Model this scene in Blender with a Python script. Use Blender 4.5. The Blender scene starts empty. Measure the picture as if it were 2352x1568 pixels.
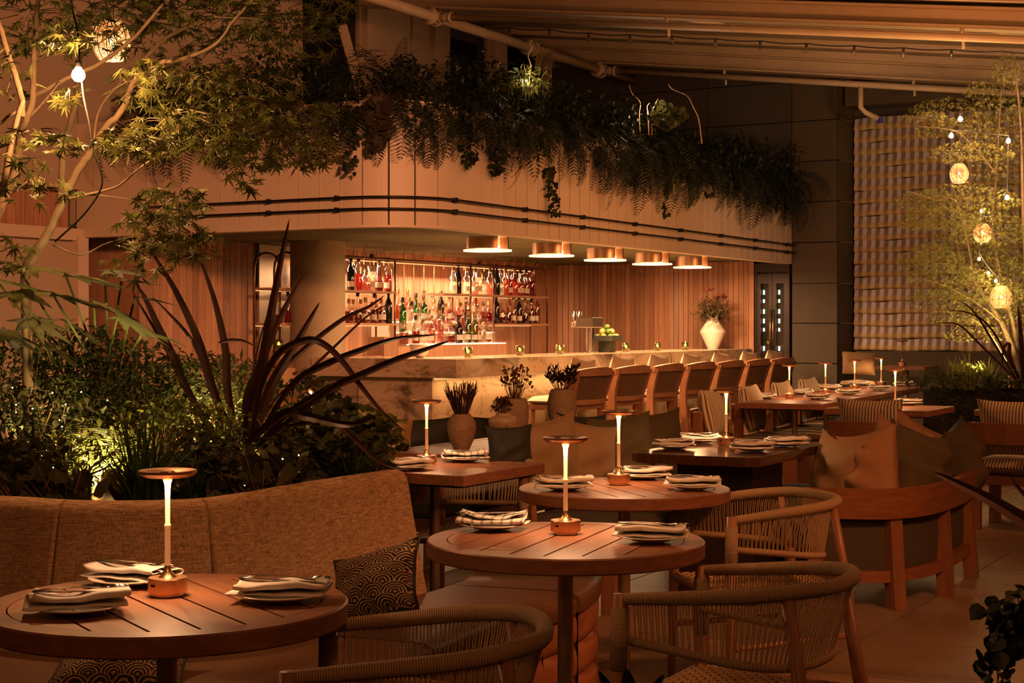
import bpy, math, random
from mathutils import Vector, Matrix, Euler
rnd = random.Random(7)
R = math.radians
scene = bpy.context.scene
COL = scene.collection
# ------------------------------------------------------------------ camera
# metric frame: camera on the origin's vertical at 1.36 m, looking along +Y, 55 mm lens
F, CX, HY, H = 3600.0, 1176.0, 747.0, 1.36
cam_d = bpy.data.cameras.new('camera'); cam = bpy.data.objects.new('camera', cam_d); COL.objects.link(cam)
cam.location = (0, 0, H); cam.rotation_euler = (R(90), 0, 0)
cam_d.sensor_width = 36; cam_d.lens = F / 2352 * 36; cam_d.shift_y = -(784 - HY) / 2352
cam_d.clip_start = 0.05; cam_d.clip_end = 200
scene.camera = cam
# ------------------------------------------------------------------ view, world
vs = scene.view_settings
vs.view_transform = 'Standard'; vs.look = 'None'; vs.gamma = 1; vs.exposure = 0.75; vs.use_curve_mapping = False
w = bpy.data.worlds.new('night'); scene.world = w; w.use_nodes = True
bg = w.node_tree.nodes['Background']; bg.inputs[0].default_value = (1.0, 0.34, 0.10, 1); bg.inputs[1].default_value = 0.034
scene.cycles.max_bounces = 4; scene.cycles.diffuse_bounces = 2; scene.cycles.glossy_bounces = 2
scene.cycles.use_adaptive_sampling = True; scene.cycles.adaptive_threshold = .05; scene.cycles.adaptive_min_samples = 12
scene.cycles.transmission_bounces = 3; scene.cycles.transparent_max_bounces = 10
scene.cycles.caustics_reflective = False; scene.cycles.caustics_refractive = False
scene.cycles.sample_clamp_indirect = 3.0
# ------------------------------------------------------------------ unseen fill spots, added to brighten each area (no fittings modelled)
WARM = (1.0, 0.345, 0.115)
def lamp(name, kind, loc, energy, color=WARM, size=0.1, target=None, spot=None, blend=0.6):
    d = bpy.data.lights.new(name, kind); d.energy = energy; d.color = color
    if kind == 'AREA': d.shape = 'DISK'; d.size = size
    else: d.shadow_soft_size = size
    if kind == 'SPOT': d.spot_size = R(spot or 90); d.spot_blend = blend
    o = bpy.data.objects.new(name, d); COL.objects.link(o); o.location = loc
    if target is not None:
        o.rotation_euler = (Vector(target) - Vector(loc)).to_track_quat('-Z', 'Y').to_euler()
    return o
lamp('fill_spot', 'SPOT', (0.9, 4.6, 3.2), 1050, color=(1, .355, .15), size=.25, target=(-2.4, 12.4, 2.5), spot=44, blend=.9)
lamp('fill_spot', 'SPOT', (3.2, 4.5, 3.4), 110, size=.25, target=(0.8, 14.0, 2.5), spot=62, blend=.9)
lamp('fill_spot', 'SPOT', (0.5, 3.4, 3.5), 62, size=.2, target=(-.7, 5.0, .5), spot=62, blend=.9)
lamp('fill_spot', 'SPOT', (0.3, -0.6, 3.6), 48, size=.3, target=(-.3, 5.2, .4), spot=75, blend=.9)
lamp('fill_spot', 'SPOT', (3.4, 3.4, 3.4), 260, color=(1, .32, .105), size=.3, target=(1.9, 6.2, .1), spot=80, blend=.9)
lamp('fill_spot', 'SPOT', (4.6, 9.0, 3.3), 130, size=.25, target=(2.4, 12.5, .7), spot=80, blend=.9)
lamp('fill_spot', 'SPOT', (2.2, 9.2, 3.5), 100, size=.2, target=(1.4, 14.6, .8), spot=70, blend=.9)
lamp('fill_spot', 'SPOT', (0.6, 4.2, 3.6), 70, size=.2, target=(-.1, 8.0, .7), spot=60, blend=.9)
lamp('roof_uplight', 'SPOT', (3.4, 11.5, 2.0), 150, size=.3, target=(2.4, 14.5, 4.5), spot=120, blend=.9)
lamp('roof_uplight', 'SPOT', (4.6, 8.5, 2.2), 95, size=.3, target=(3.6, 12.5, 4.4), spot=110, blend=.9)
lamp('fill_spot', 'SPOT', (4.2, 12.6, 3.2), 190, color=(1, .52, .30), size=.2, target=(4.6, 18.0, 2.2), spot=75, blend=.9)  # added spot aimed at the blind, less orange than the others

# ------------------------------------------------------------------ frames
def P(px, py, Y): return Vector(((px - CX) / F * Y, Y, H - (py - HY) / F * Y))
def PZ(px, py, z): return P(px, py, (H - z) * F / (py - HY))
ANG = math.atan2(.871, .491)                      # the bar's run, seen from the camera axis
D1 = Vector((math.cos(ANG), math.sin(ANG), 0)); D2 = Vector((-math.sin(ANG), math.cos(ANG), 0))
B0 = Vector((-.476, 13.4, 0))                     # front left corner of the bar counter
def BF(x, y, z=0): return B0 + D1 * x + D2 * y + Vector((0, 0, z))
def on_line(px, y):
    """distance along the bar of the point at lateral offset y seen in image column px"""
    o = B0 + D2 * y; k = (px - CX) / F
    return (k * o.y - o.x) / (D1.x - k * D1.y)
def on_cross(px, x):
    o = B0 + D1 * x; k = (px - CX) / F
    return (k * o.y - o.x) / (D2.x - k * D2.y)

# ------------------------------------------------------------------ mesh helpers
class MB:
    def __init__(s): s.v = []; s.f = []; s.uv = None
    def add(s, vs, fs):
        o = len(s.v); s.v += [tuple(v) for v in vs]; s.f += [tuple(i + o for i in f) for f in fs]; return s
    def box(s, x0, x1, y0, y1, z0, z1, M=None):
        vs = [Vector(c) for c in ((x0,y0,z0),(x1,y0,z0),(x1,y1,z0),(x0,y1,z0),(x0,y0,z1),(x1,y0,z1),(x1,y1,z1),(x0,y1,z1))]
        if M is not None: vs = [M @ v for v in vs]
        return s.add(vs, [(3,2,1,0),(4,5,6,7),(0,1,5,4),(1,2,6,5),(2,3,7,6),(3,0,4,7)])
    def prism(s, poly, z0, z1, M=None):
        n = len(poly); vs = [Vector((p[0], p[1], z0)) for p in poly] + [Vector((p[0], p[1], z1)) for p in poly]
        if M is not None: vs = [M @ v for v in vs]
        return s.add(vs, [tuple(range(n))[::-1], tuple(range(n, 2*n))] + [(i, (i+1) % n, n + (i+1) % n, n + i) for i in range(n)])
    def lathe(s, prof, n=24, c=(0,0,0), M=None, a0=0, a1=None):
        full = a1 is None; m = n if full else n + 1; vs = []
        for r, z in prof:
            for i in range(m):
                a = a0 + (2*math.pi if full else (a1 - a0)) * i / n
                vs.append(Vector((c[0] + r*math.cos(a), c[1] + r*math.sin(a), c[2] + z)))
        fs = []
        for j in range(len(prof) - 1):
            for i in range(n):
                k = (i + 1) % m if full else i + 1
                fs.append((j*m + i, j*m + k, (j+1)*m + k, (j+1)*m + i))
        if M is not None: vs = [M @ v for v in vs]
        return s.add(vs, fs)
    def tube(s, pts, r, n=8, closed=False, caps=True):
        pts = [Vector(p) for p in pts]; N = len(pts)
        rs = r if isinstance(r, (list, tuple)) else [r] * N
        up = None; vs = []
        for i, p in enumerate(pts):
            a = pts[i-1] if (i > 0 or closed) else p; b = pts[(i+1) % N] if (i < N-1 or closed) else p
            t = (b - a)
            t = t.normalized() if t.length > 1e-9 else Vector((0,0,1))
            if up is None:
                up = Vector((0,0,1)) if abs(t.z) < .9 else Vector((1,0,0))
            x = up - t * up.dot(t)
            if x.length < 1e-6: x = Vector((1,0,0)) - t * t.x
            x.normalize(); up = x; y = t.cross(x)
            for k in range(n):
                c = 2*math.pi*k/n; vs.append(p + (x*math.cos(c) + y*math.sin(c)) * rs[i])
        fs = []
        for i in range(N if closed else N - 1):
            j = (i + 1) % N
            for k in range(n):
                l = (k + 1) % n; fs.append((i*n + k, i*n + l, j*n + l, j*n + k))
        if caps and not closed: fs += [tuple(range(n))[::-1], tuple((N-1)*n + k for k in range(n))]
        return s.add(vs, fs)
    def sweep(s, path, prof, caps=True):
        """profile (offset to the right of the heading, z) swept along a plan path"""
        pts = [Vector((p[0], p[1], 0)) for p in path]; N = len(pts); n = len(prof); vs = []
        for i, p in enumerate(pts):
            a = pts[max(i-1, 0)]; b = pts[min(i+1, N-1)]; t = (b - a).normalized(); rt = Vector((t.y, -t.x, 0))
            for o, z in prof: vs.append(p + rt*o + Vector((0,0,z)))
        fs = []
        for i in range(N - 1):
            for k in range(n):
                l = (k+1) % n; fs.append((i*n + k, i*n + l, (i+1)*n + l, (i+1)*n + k))
        if caps: fs += [tuple(range(n)), tuple((N-1)*n + k for k in range(n))[::-1]]
        return s.add(vs, fs)
    def mesh(s, name, mat, smooth=False):
        m = bpy.data.meshes.new(name); m.from_pydata(s.v, [], s.f)
        if mat is not None: m.materials.append(mat)
        if smooth: m.polygons.foreach_set('use_smooth', [True] * len(m.polygons))
        m.update(); return m
    def build(s, name, mat, parent=None, smooth=False, bevel=0, loc=None, M=None, auto=None):
        return inst(s.mesh(name, mat, smooth), name, parent, loc, M, bevel, auto)
def inst(mesh, name, parent=None, loc=None, M=None, bevel=0, auto=None):
    o = bpy.data.objects.new(name, mesh); COL.objects.link(o)
    if parent is not None: o.parent = parent
    if M is not None: o.matrix_basis = M
    if loc is not None: o.location = loc
    if bevel:
        b = o.modifiers.new('bevel', 'BEVEL'); b.width = bevel; b.segments = 2; b.limit_method = 'ANGLE'; b.angle_limit = R(40)
    if auto:
        for p in mesh.polygons: p.use_smooth = True
        e = o.modifiers.new('edges', 'EDGE_SPLIT'); e.split_angle = R(auto)
    return o
def thing(name, label, cat, loc=(0,0,0), rotz=0, group=None, kind=None):
    o = bpy.data.objects.new(name, None); COL.objects.link(o); o.location = loc; o.rotation_euler = (0, 0, rotz)
    o.empty_display_size = .1
    return tag(o, label, cat, group, kind)
def tag(o, label=None, cat=None, group=None, kind=None):
    if label: o['label'] = label
    if cat: o['category'] = cat
    if group: o['group'] = group
    if kind: o['kind'] = kind
    return o
def stuff(o): o['kind'] = 'stuff'; return o
def structure(name, label=None, loc=(0,0,0), rotz=0):
    o = bpy.data.objects.new(name, None); COL.objects.link(o); o.location = loc; o.rotation_euler = (0,0,rotz)
    o['kind'] = 'structure'
    if label: o['label'] = label
    return o
def copy_tree(o, parent=None):
    c = o.copy(); COL.objects.link(c)
    if parent is not None: c.parent = parent
    for ch in list(o.children): copy_tree(ch, c)
    return c
ORD = ['first','second','third','fourth','fifth','sixth','seventh','eighth','ninth','tenth','eleventh','twelfth','thirteenth',
       'fourteenth','fifteenth','sixteenth','seventeenth','eighteenth','nineteenth','twentieth'] + ['%d%s' % (i, 'st' if i % 10 == 1 else 'nd' if i % 10 == 2 else 'rd' if i % 10 == 3 else 'th') for i in range(21, 80)]
def smooth_path(pts, n=6):
    """Catmull-Rom through the points"""
    pts = [Vector(p) for p in pts]; out = []
    for i in range(len(pts) - 1):
        p0 = pts[max(i-1, 0)]; p1 = pts[i]; p2 = pts[i+1]; p3 = pts[min(i+2, len(pts)-1)]
        for k in range(n):
            t = k / n
            out.append(.5*((2*p1) + (p2 - p0)*t + (2*p0 - 5*p1 + 4*p2 - p3)*t*t + (3*p1 - p0 - 3*p2 + p3)*t**3))
    out.append(pts[-1]); return out
def frac_len(path):
    L = [0]
    for i in range(1, len(path)): L.append(L[-1] + (path[i] - path[i-1]).length)
    return L
def cut_path(path, a, b, n=12):
    """resampled stretch of a path between arc lengths a and b"""
    L = frac_len(path); out = []
    for k in range(n + 1):
        s_ = min(max(a + (b - a) * k / n, 0), L[-1]); i = 1
        while i < len(L) - 1 and L[i] < s_: i += 1
        t = (s_ - L[i-1]) / max(L[i] - L[i-1], 1e-9); out.append(path[i-1].lerp(path[i], t))
    return out

# ------------------------------------------------------------------ materials
MAT = {}
def new_mat(name):
    m = bpy.data.materials.new(name); m.use_nodes = True; nt = m.node_tree; MAT[name] = m
    return m, nt, nt.nodes['Principled BSDF']
def N(nt, kind, **kw):
    n = nt.nodes.new('ShaderNode' + kind)
    for k, v in kw.items():
        if isinstance(k, str) and hasattr(n, k): setattr(n, k, v)
    return n
def c4(c): return (c[0], c[1], c[2], 1)
def ramp(nt, fac, stops):
    r = N(nt, 'ValToRGB'); e = r.color_ramp.elements
    while len(e) < len(stops): e.new(.5)
    for i, (p, c) in enumerate(stops): e[i].position = p; e[i].color = c4(c)
    nt.links.new(fac, r.inputs[0]); return r.outputs[0]
def math_n(nt, op, a, b=None, c=None):
    n = N(nt, 'Math'); n.operation = op
    for i, x in enumerate((a, b, c)):
        if x is None: continue
        if isinstance(x, (int, float)): n.inputs[i].default_value = x
        else: nt.links.new(x, n.inputs[i])
    return n.outputs[0]
def coords(nt, stretch=(1,1,1), rand=True):
    t = N(nt, 'TexCoord'); m = N(nt, 'Mapping'); m.inputs['Scale'].default_value = stretch
    nt.links.new(t.outputs['Object'], m.inputs['Vector'])
    if rand:
        oi = N(nt, 'ObjectInfo'); v = N(nt, 'CombineXYZ')
        k = math_n(nt, 'MULTIPLY', oi.outputs['Random'], 37.0)
        for i in range(3): nt.links.new(k, v.inputs[i])
        nt.links.new(v.outputs[0], m.inputs['Location'])
    return m.outputs[0]
def noise(nt, vec, scale=5, detail=4, rough=.55, dist=0):
    n = N(nt, 'TexNoise'); nt.links.new(vec, n.inputs['Vector']); n.inputs['Scale'].default_value = scale
    n.inputs['Detail'].default_value = detail; n.inputs['Roughness'].default_value = rough; n.inputs['Distortion'].default_value = dist
    return n.outputs['Fac']
def bump(nt, bs, h, strength=.3, dist=.01):
    b = N(nt, 'Bump'); b.inputs['Strength'].default_value = strength; b.inputs['Distance'].default_value = dist
    nt.links.new(h, b.inputs['Height']); nt.links.new(b.outputs[0], bs.inputs['Normal'])
def mat(name, c1, c2=None, rough=.6, metal=0, scale=6, stretch=(1,1,1), bmp=0, bscale=None, var=0, spec=.5, detail=4, dist=0, lo=.3, hi=.7):
    m, nt, bs = new_mat(name)
    bs.inputs['Roughness'].default_value = rough; bs.inputs['Metallic'].default_value = metal
    bs.inputs['Specular IOR Level'].default_value = spec
    c2 = c2 or tuple(x * .8 for x in c1)
    v = coords(nt, stretch); f = noise(nt, v, scale, detail, dist=dist); col = ramp(nt, f, [(lo, c1), (hi, c2)])
    if var:
        oi = N(nt, 'ObjectInfo'); hs = N(nt, 'HueSaturation'); nt.links.new(col, hs.inputs['Color'])
        k = math_n(nt, 'MULTIPLY_ADD', oi.outputs['Random'], 2*var, 1 - var); nt.links.new(k, hs.inputs['Value']); col = hs.outputs[0]
    nt.links.new(col, bs.inputs['Base Color'])
    if bmp: bump(nt, bs, f if not bscale else noise(nt, v, bscale, 3), bmp)
    return m
def leaf_mat(name, c1, c2, trans=.35, rough=.45, scale=9, var=.25):
    m, nt, bs = new_mat(name); v = coords(nt); f = noise(nt, v, scale, 2); col = ramp(nt, f, [(.35, c1), (.65, c2)])
    oi = N(nt, 'ObjectInfo'); hs = N(nt, 'HueSaturation'); nt.links.new(col, hs.inputs['Color'])
    k = math_n(nt, 'MULTIPLY_ADD', oi.outputs['Random'], 2*var, 1 - var); nt.links.new(k, hs.inputs['Value']); col = hs.outputs[0]
    nt.links.new(col, bs.inputs['Base Color']); bs.inputs['Roughness'].default_value = rough; bs.inputs['Specular IOR Level'].default_value = .3
    tr = N(nt, 'BsdfTranslucent'); nt.links.new(col, tr.inputs[0]); mx = N(nt, 'MixShader'); mx.inputs[0].default_value = trans
    nt.links.new(bs.outputs[0], mx.inputs[1]); nt.links.new(tr.outputs[0], mx.inputs[2])
    nt.links.new(mx.outputs[0], nt.nodes['Material Output'].inputs[0]); return m
def emit(name, c, s):
    m, nt, bs = new_mat(name); bs.inputs['Base Color'].default_value = c4(c); bs.inputs['Emission Color'].default_value = c4(c)
    bs.inputs['Emission Strength'].default_value = s; return m
def glassy(name, tint, gloss=.12, rough=.03):
    """thin tinted glass: tinted transparency with a fresnel sheen"""
    m, nt, bs = new_mat(name); nt.nodes.remove(bs)
    t = N(nt, 'BsdfTransparent'); t.inputs[0].default_value = c4(tint)
    g = N(nt, 'BsdfGlossy'); g.inputs['Roughness'].default_value = rough; g.inputs[0].default_value = (1,1,1,1)
    lw = N(nt, 'LayerWeight'); lw.inputs[0].default_value = .35
    k = math_n(nt, 'MULTIPLY_ADD', lw.outputs['Facing'], .5, gloss)
    mx = N(nt, 'MixShader'); nt.links.new(k, mx.inputs[0]); nt.links.new(t.outputs[0], mx.inputs[1]); nt.links.new(g.outputs[0], mx.inputs[2])
    nt.links.new(mx.outputs[0], nt.nodes['Material Output'].inputs[0]); return m
def liquid(name, tint, diff):
    m, nt, bs = new_mat(name); nt.nodes.remove(bs)
    t = N(nt, 'BsdfTransparent'); t.inputs[0].default_value = c4(tint)
    d = N(nt, 'BsdfTranslucent'); d.inputs[0].default_value = c4(diff)
    mx = N(nt, 'MixShader'); mx.inputs[0].default_value = .45
    nt.links.new(t.outputs[0], mx.inputs[1]); nt.links.new(d.outputs[0], mx.inputs[2])
    nt.links.new(mx.outputs[0], nt.nodes['Material Output'].inputs[0]); return m

mat('teak_x', (.30,.125,.055), (.185,.07,.03), rough=.42, scale=3, stretch=(1.2,14,14), bmp=.05, var=.12, dist=.6)      # grain along x
mat('teak_z', (.33,.145,.065), (.23,.095,.04), rough=.45, scale=3, stretch=(14,14,1.2), bmp=.05, var=.08, dist=.6)
mat('teak_rim', (.27,.11,.05), (.175,.066,.03), rough=.42, scale=4, stretch=(5,5,14), bmp=.05, var=.06)
mat('teak_rail', (.34,.13,.052), (.21,.078,.03), rough=.42, scale=3, stretch=(2,2,22), bmp=.04, var=.05, dist=.8)
mat('dark_table', (.085,.035,.018), (.05,.02,.01), rough=.12, scale=3, stretch=(1.2,14,14), spec=.6)
mat('dark_base', (.03,.014,.008), (.02,.01,.006), rough=.4)
mat('stool_wood', (.42,.20,.10), (.31,.135,.062), rough=.45, scale=3, stretch=(10,10,2), bmp=.04, var=.06, dist=.5)
mat('wall_wood', (.56,.31,.185), (.41,.205,.115), rough=.5, scale=2.2, stretch=(9,9,.7), bmp=.04, var=.22, dist=.7)
mat('panel_white', (.70,.57,.43), (.65,.53,.40), rough=.55, scale=2, stretch=(1,1,.5), var=.02)
mat('plaster', (.52,.42,.30), (.47,.38,.27), rough=.8, scale=2, bmp=.04)
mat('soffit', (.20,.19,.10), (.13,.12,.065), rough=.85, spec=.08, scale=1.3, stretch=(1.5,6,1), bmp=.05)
mat('concrete', (.42,.33,.22), (.30,.235,.155), rough=.8, scale=3, bmp=.15, bscale=22, detail=8)
mat('grey_panel', (.085,.065,.041), (.073,.057,.036), rough=.6, scale=2, var=.05)
mat('dark_wall', (.06,.05,.04), (.052,.044,.036), rough=.7, scale=2)
mat('black_metal', (.02,.017,.015), rough=.4, metal=.6)
mat('bronze', (.26,.16,.09), (.2,.12,.07), rough=.3, metal=.9)
mat('roof_panel', (.30,.235,.15), (.25,.195,.125), rough=.7, scale=2)
mat('copper', (.80,.49,.31), (.70,.42,.26), rough=.33, metal=1, scale=3, stretch=(1,1,60))
mat('brass', (.80,.52,.24), (.74,.46,.2), rough=.28, metal=1)
mat('steel', (.62,.58,.53), (.56,.52,.47), rough=.2, metal=1)
mat('pole_metal', (.44,.29,.18), (.36,.235,.145), rough=.34, metal=.75, scale=4, stretch=(1,1,.05))
mat('roof_paint', (.50,.39,.26), (.44,.34,.22), rough=.5, scale=3, bmp=.03)
mat('pipe_paint', (.60,.49,.34), (.53,.43,.29), rough=.45, scale=4)
mat('glass_dark', (.012,.014,.016), rough=.08, spec=.6)
mat('ceramic', (.74,.66,.55), (.70,.62,.51), rough=.35)
mat('linen', (.80,.75,.67), (.70,.65,.58), rough=.85, scale=30, bmp=.1)
mat('cushion_light', (.62,.51,.37), (.52,.42,.30), rough=.9, scale=120, bmp=.2)
mat('cushion_tan', (.36,.24,.12), (.31,.20,.10), rough=.85, scale=5, bmp=.15)
mat('cushion_rust', (.40,.21,.105), (.34,.175,.085), rough=.85, scale=5, bmp=.15)
mat('cushion_olive', (.115,.083,.034), (.085,.062,.026), rough=.85, scale=5, bmp=.15)
mat('cushion_dark', (.035,.033,.022), (.028,.026,.018), rough=.85, scale=5, bmp=.1)
mat('upholstery_dark', (.085,.065,.04), (.07,.055,.033), rough=.9, scale=60, bmp=.1)
mat('leather', (.34,.125,.05), (.29,.105,.042), rough=.5, scale=3, bmp=.05, bscale=60)
mat('leather_dark', (.14,.066,.028), (.115,.053,.023), rough=.5, scale=3, bmp=.05, bscale=60)
mat('rope', (.50,.34,.175), (.38,.25,.125), rough=.85, scale=120, bmp=.3, bscale=160)
mat('wicker', (.30,.17,.085), (.20,.105,.05), rough=.7, scale=40)
mat('wicker_dark', (.035,.026,.016), (.02,.015,.01), rough=.7, scale=40)
mat('wicker_back', (.075,.04,.02), (.05,.027,.014), rough=.8)
mat('vase_terracotta', (.38,.23,.13), (.26,.15,.085), rough=.85, scale=40, bmp=.5, bscale=70)
mat('vase_sand', (.44,.31,.18), (.34,.23,.13), rough=.85, scale=50, bmp=.3, bscale=90)
mat('vase_glazed', (.52,.38,.23), (.20,.12,.07), rough=.4, scale=3, stretch=(2,2,.6), lo=.5, hi=.72)
mat('vase_white', (.80,.76,.68), (.77,.73,.65), rough=.5)
mat('dry_dark', (.075,.038,.022), (.05,.025,.015), rough=.9)
mat('dry_brown', (.20,.095,.045), (.13,.06,.03), rough=.9)
mat('stone_green', (.045,.05,.035), (.03,.033,.024), rough=.4, scale=12)
mat('lime', (.13,.24,.035), (.10,.19,.03), rough=.45, scale=12)
mat('lemon', (.60,.47,.13), (.54,.41,.1), rough=.45, scale=12)
mat('bark', (.23,.16,.095), (.13,.09,.05), rough=.9, scale=14, stretch=(1,1,1), bmp=.5, bscale=26)
mat('bark_pale', (.42,.30,.17), (.25,.17,.095), rough=.9, scale=14, bmp=.5, bscale=26)
mat('soil', (.03,.02,.012), (.02,.013,.008), rough=.95, scale=20, bmp=.4)
mat('planter_dark', (.022,.018,.013), (.014,.012,.009), rough=.85, scale=20, bmp=.3)
mat('cable', (.012,.011,.010), rough=.6)
mat('cable_blue', (.02,.035,.55), rough=.4)
mat('white_paint', (.62,.52,.40), rough=.5)
mat('grout', (.085,.055,.033), rough=.9)
mat('stone_tile', (.30,.195,.11), (.22,.14,.08), rough=.55, scale=2.2, bmp=.06, bscale=30, var=.10, detail=8)
mat('paper_label', (.75,.68,.55), rough=.8)
mat('paper_dark', (.03,.05,.05), rough=.6)
mat('bottle_cap', (.05,.025,.02), rough=.4)
mat('cap_gold', (.45,.3,.12), rough=.35, metal=.7)
mat('cork', (.45,.28,.13), rough=.9)
mat('bottle_dark', (.012,.013,.010), rough=.1, spec=.7)
glassy('glass_clear', (.93,.93,.90)); glassy('glass_green', (.10,.42,.12)); glassy('glass_pink', (.90,.55,.50)); glassy('glass_olive', (.34,.40,.12)); glassy('glass_smoke', (.62,.58,.32), .08)
glassy('pane_clear', (.85,.87,.86), .05)
liquid('liq_red', (.60,.13,.12), (.42,.075,.065)); liquid('liq_pink', (.86,.46,.40), (.70,.34,.27)); liquid('liq_amber', (.66,.24,.10), (.5,.17,.06)); liquid('liq_clear', (.92,.90,.80), (.9,.85,.7))
emit('glow_stem', (1.0,.58,.19), .95); emit('glow_stem_low', (1.0,.50,.17), .13); emit('glow_strip', (1.0,.55,.20), .6); emit('glow_inner', (1.0,.55,.24), .55); emit('glow_rim', (1.0,.60,.28), 1.6); emit('glow_lamp', (1.0,.66,.34), 7)
emit('glow_candle', (1.0,.66,.25), 8); emit('glow_bulb', (1.0,.66,.30), 22); emit('glow_step', (1.0,.55,.34), 1.6); emit('glow_cabinet', (.80,.93,.80), 1.1); emit('glow_fairy', (1.0,.66,.24), 5)
emit('glow_fitting', (1.0,.7,.35), 18)
leaf_mat('leaf_maple', (.16,.17,.045), (.09,.11,.028), .4); leaf_mat('leaf_fern', (.022,.030,.011), (.013,.020,.008), .18)
leaf_mat('leaf_begonia', (.05,.03,.019), (.022,.024,.011), .2, scale=25); leaf_mat('leaf_ivy', (.024,.034,.012), (.014,.022,.008), .2)
leaf_mat('leaf_fatsia', (.095,.098,.032), (.06,.07,.022), .25); leaf_mat('leaf_flax', (.055,.022,.018), (.032,.016,.014), .12, rough=.35)
leaf_mat('leaf_shrub', (.085,.095,.024), (.045,.058,.015), .35); leaf_mat('leaf_grass', (.05,.09,.022), (.03,.06,.015), .3); leaf_mat('leaf_heuchera', (.10,.092,.038), (.045,.05,.02), .3, scale=40)
leaf_mat('leaf_bright', (.26,.27,.06), (.17,.19,.04), .5); leaf_mat('leaf_tree', (.19,.175,.045), (.11,.11,.028), .4); leaf_mat('leaf_dark', (.02,.03,.010), (.012,.019,.007), .15)  # leaf_bright: paler leaves, spotlight brightness partly put into the colour
leaf_mat('petal', (.55,.24,.17), (.40,.14,.10), .3, scale=20); leaf_mat('leaf_grey', (.34,.28,.15), (.24,.20,.10), .3)
leaf_mat('basket', (.70,.48,.30), (.60,.40,.24), .55, var=.02)

def striped(name, ca, cb, axis, period, duty=.5, rough=.9):
    m, nt, bs = new_mat(name); t = N(nt, 'TexCoord'); s = N(nt, 'SeparateXYZ'); nt.links.new(t.outputs['Object'], s.inputs[0])
    f = math_n(nt, 'FRACT', math_n(nt, 'MULTIPLY', s.outputs[axis], 1 / period))
    col = ramp(nt, f, [(0, ca), (duty - .06, ca), (duty + .04, cb), (.94, cb), (1, ca)])
    nt.links.new(col, bs.inputs['Base Color']); bs.inputs['Roughness'].default_value = rough
    bump(nt, bs, noise(nt, coords(nt), 160, 2), .2); return m
striped('stripe_cushion', (.60,.47,.31), (.13,.095,.055), 0, .021, .55)
striped('stripe_seat', (.60,.47,.31), (.13,.095,.055), 0, .021, .55)
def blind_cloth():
    """vertical stripes; light on each fold put into the colour, lavender above, ochre below"""
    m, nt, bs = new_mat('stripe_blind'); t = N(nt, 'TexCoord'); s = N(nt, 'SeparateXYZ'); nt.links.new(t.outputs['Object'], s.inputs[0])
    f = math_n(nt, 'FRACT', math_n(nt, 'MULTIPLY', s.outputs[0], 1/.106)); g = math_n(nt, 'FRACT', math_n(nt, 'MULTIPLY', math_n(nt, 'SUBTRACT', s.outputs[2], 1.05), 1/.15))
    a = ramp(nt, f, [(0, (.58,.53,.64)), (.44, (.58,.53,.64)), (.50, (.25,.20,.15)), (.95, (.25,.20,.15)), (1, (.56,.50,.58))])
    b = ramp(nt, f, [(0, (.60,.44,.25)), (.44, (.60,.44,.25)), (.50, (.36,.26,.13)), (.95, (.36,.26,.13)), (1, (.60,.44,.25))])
    mx = N(nt, 'MixRGB'); nt.links.new(ramp(nt, g, [(0, (0,0,0)), (.40, (0,0,0)), (.50, (1,1,1)), (1, (1,1,1))]), mx.inputs[0]); nt.links.new(b, mx.inputs[1]); nt.links.new(a, mx.inputs[2])  # fold lighting painted in: ochre low, lavender high
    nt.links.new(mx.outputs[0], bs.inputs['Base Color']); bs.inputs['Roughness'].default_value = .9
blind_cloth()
striped('stripe_linen', (.80,.75,.67), (.33,.33,.34), 0, .030, .7)

def weave(name, c1, c2):
    m, nt, bs = new_mat(name)
    a = noise(nt, coords(nt, (26,26,330), False), 1, 2); b = noise(nt, coords(nt, (330,330,26), False), 1, 2)
    f = math_n(nt, 'MULTIPLY_ADD', math_n(nt, 'ADD', a, b), .5, 0)
    nt.links.new(ramp(nt, f, [(.38, c2), (.62, c1)]), bs.inputs['Base Color']); bs.inputs['Roughness'].default_value = .9
    bump(nt, bs, f, .5, .004); return m
weave('sofa_weave', (.56,.35,.185), (.19,.11,.05))
def scallop():
    m, nt, bs = new_mat('scallop'); t = N(nt, 'TexCoord'); s = N(nt, 'SeparateXYZ'); nt.links.new(t.outputs['Object'], s.inputs[0])
    nz = noise(nt, t.outputs['Object'], 22, 3); wob = math_n(nt, 'MULTIPLY_ADD', nz, .34, -.17)
    u = math_n(nt, 'MULTIPLY_ADD', s.outputs[0], 15, wob); v = math_n(nt, 'MULTIPLY_ADD', s.outputs[1], 30, wob)
    row = math_n(nt, 'FLOOR', v); u2 = math_n(nt, 'MULTIPLY_ADD', row, .5, u)
    du = math_n(nt, 'SUBTRACT', math_n(nt, 'FRACT', u2), .5); dv = math_n(nt, 'MULTIPLY', math_n(nt, 'FRACT', v), .62)
    d = math_n(nt, 'SQRT', math_n(nt, 'ADD', math_n(nt, 'MULTIPLY', du, du), math_n(nt, 'MULTIPLY', dv, dv)))
    r = math_n(nt, 'FRACT', math_n(nt, 'MULTIPLY_ADD', d, 7.0, math_n(nt, 'MULTIPLY', nz, .8)))
    nt.links.new(ramp(nt, r, [(.0, (.018,.014,.012)), (.56, (.018,.014,.012)), (.62, (.46,.30,.16)), (.92, (.46,.30,.16)), (1, (.018,.014,.012))]), bs.inputs['Base Color'])
    bs.inputs['Roughness'].default_value = .9
scallop()
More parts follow.
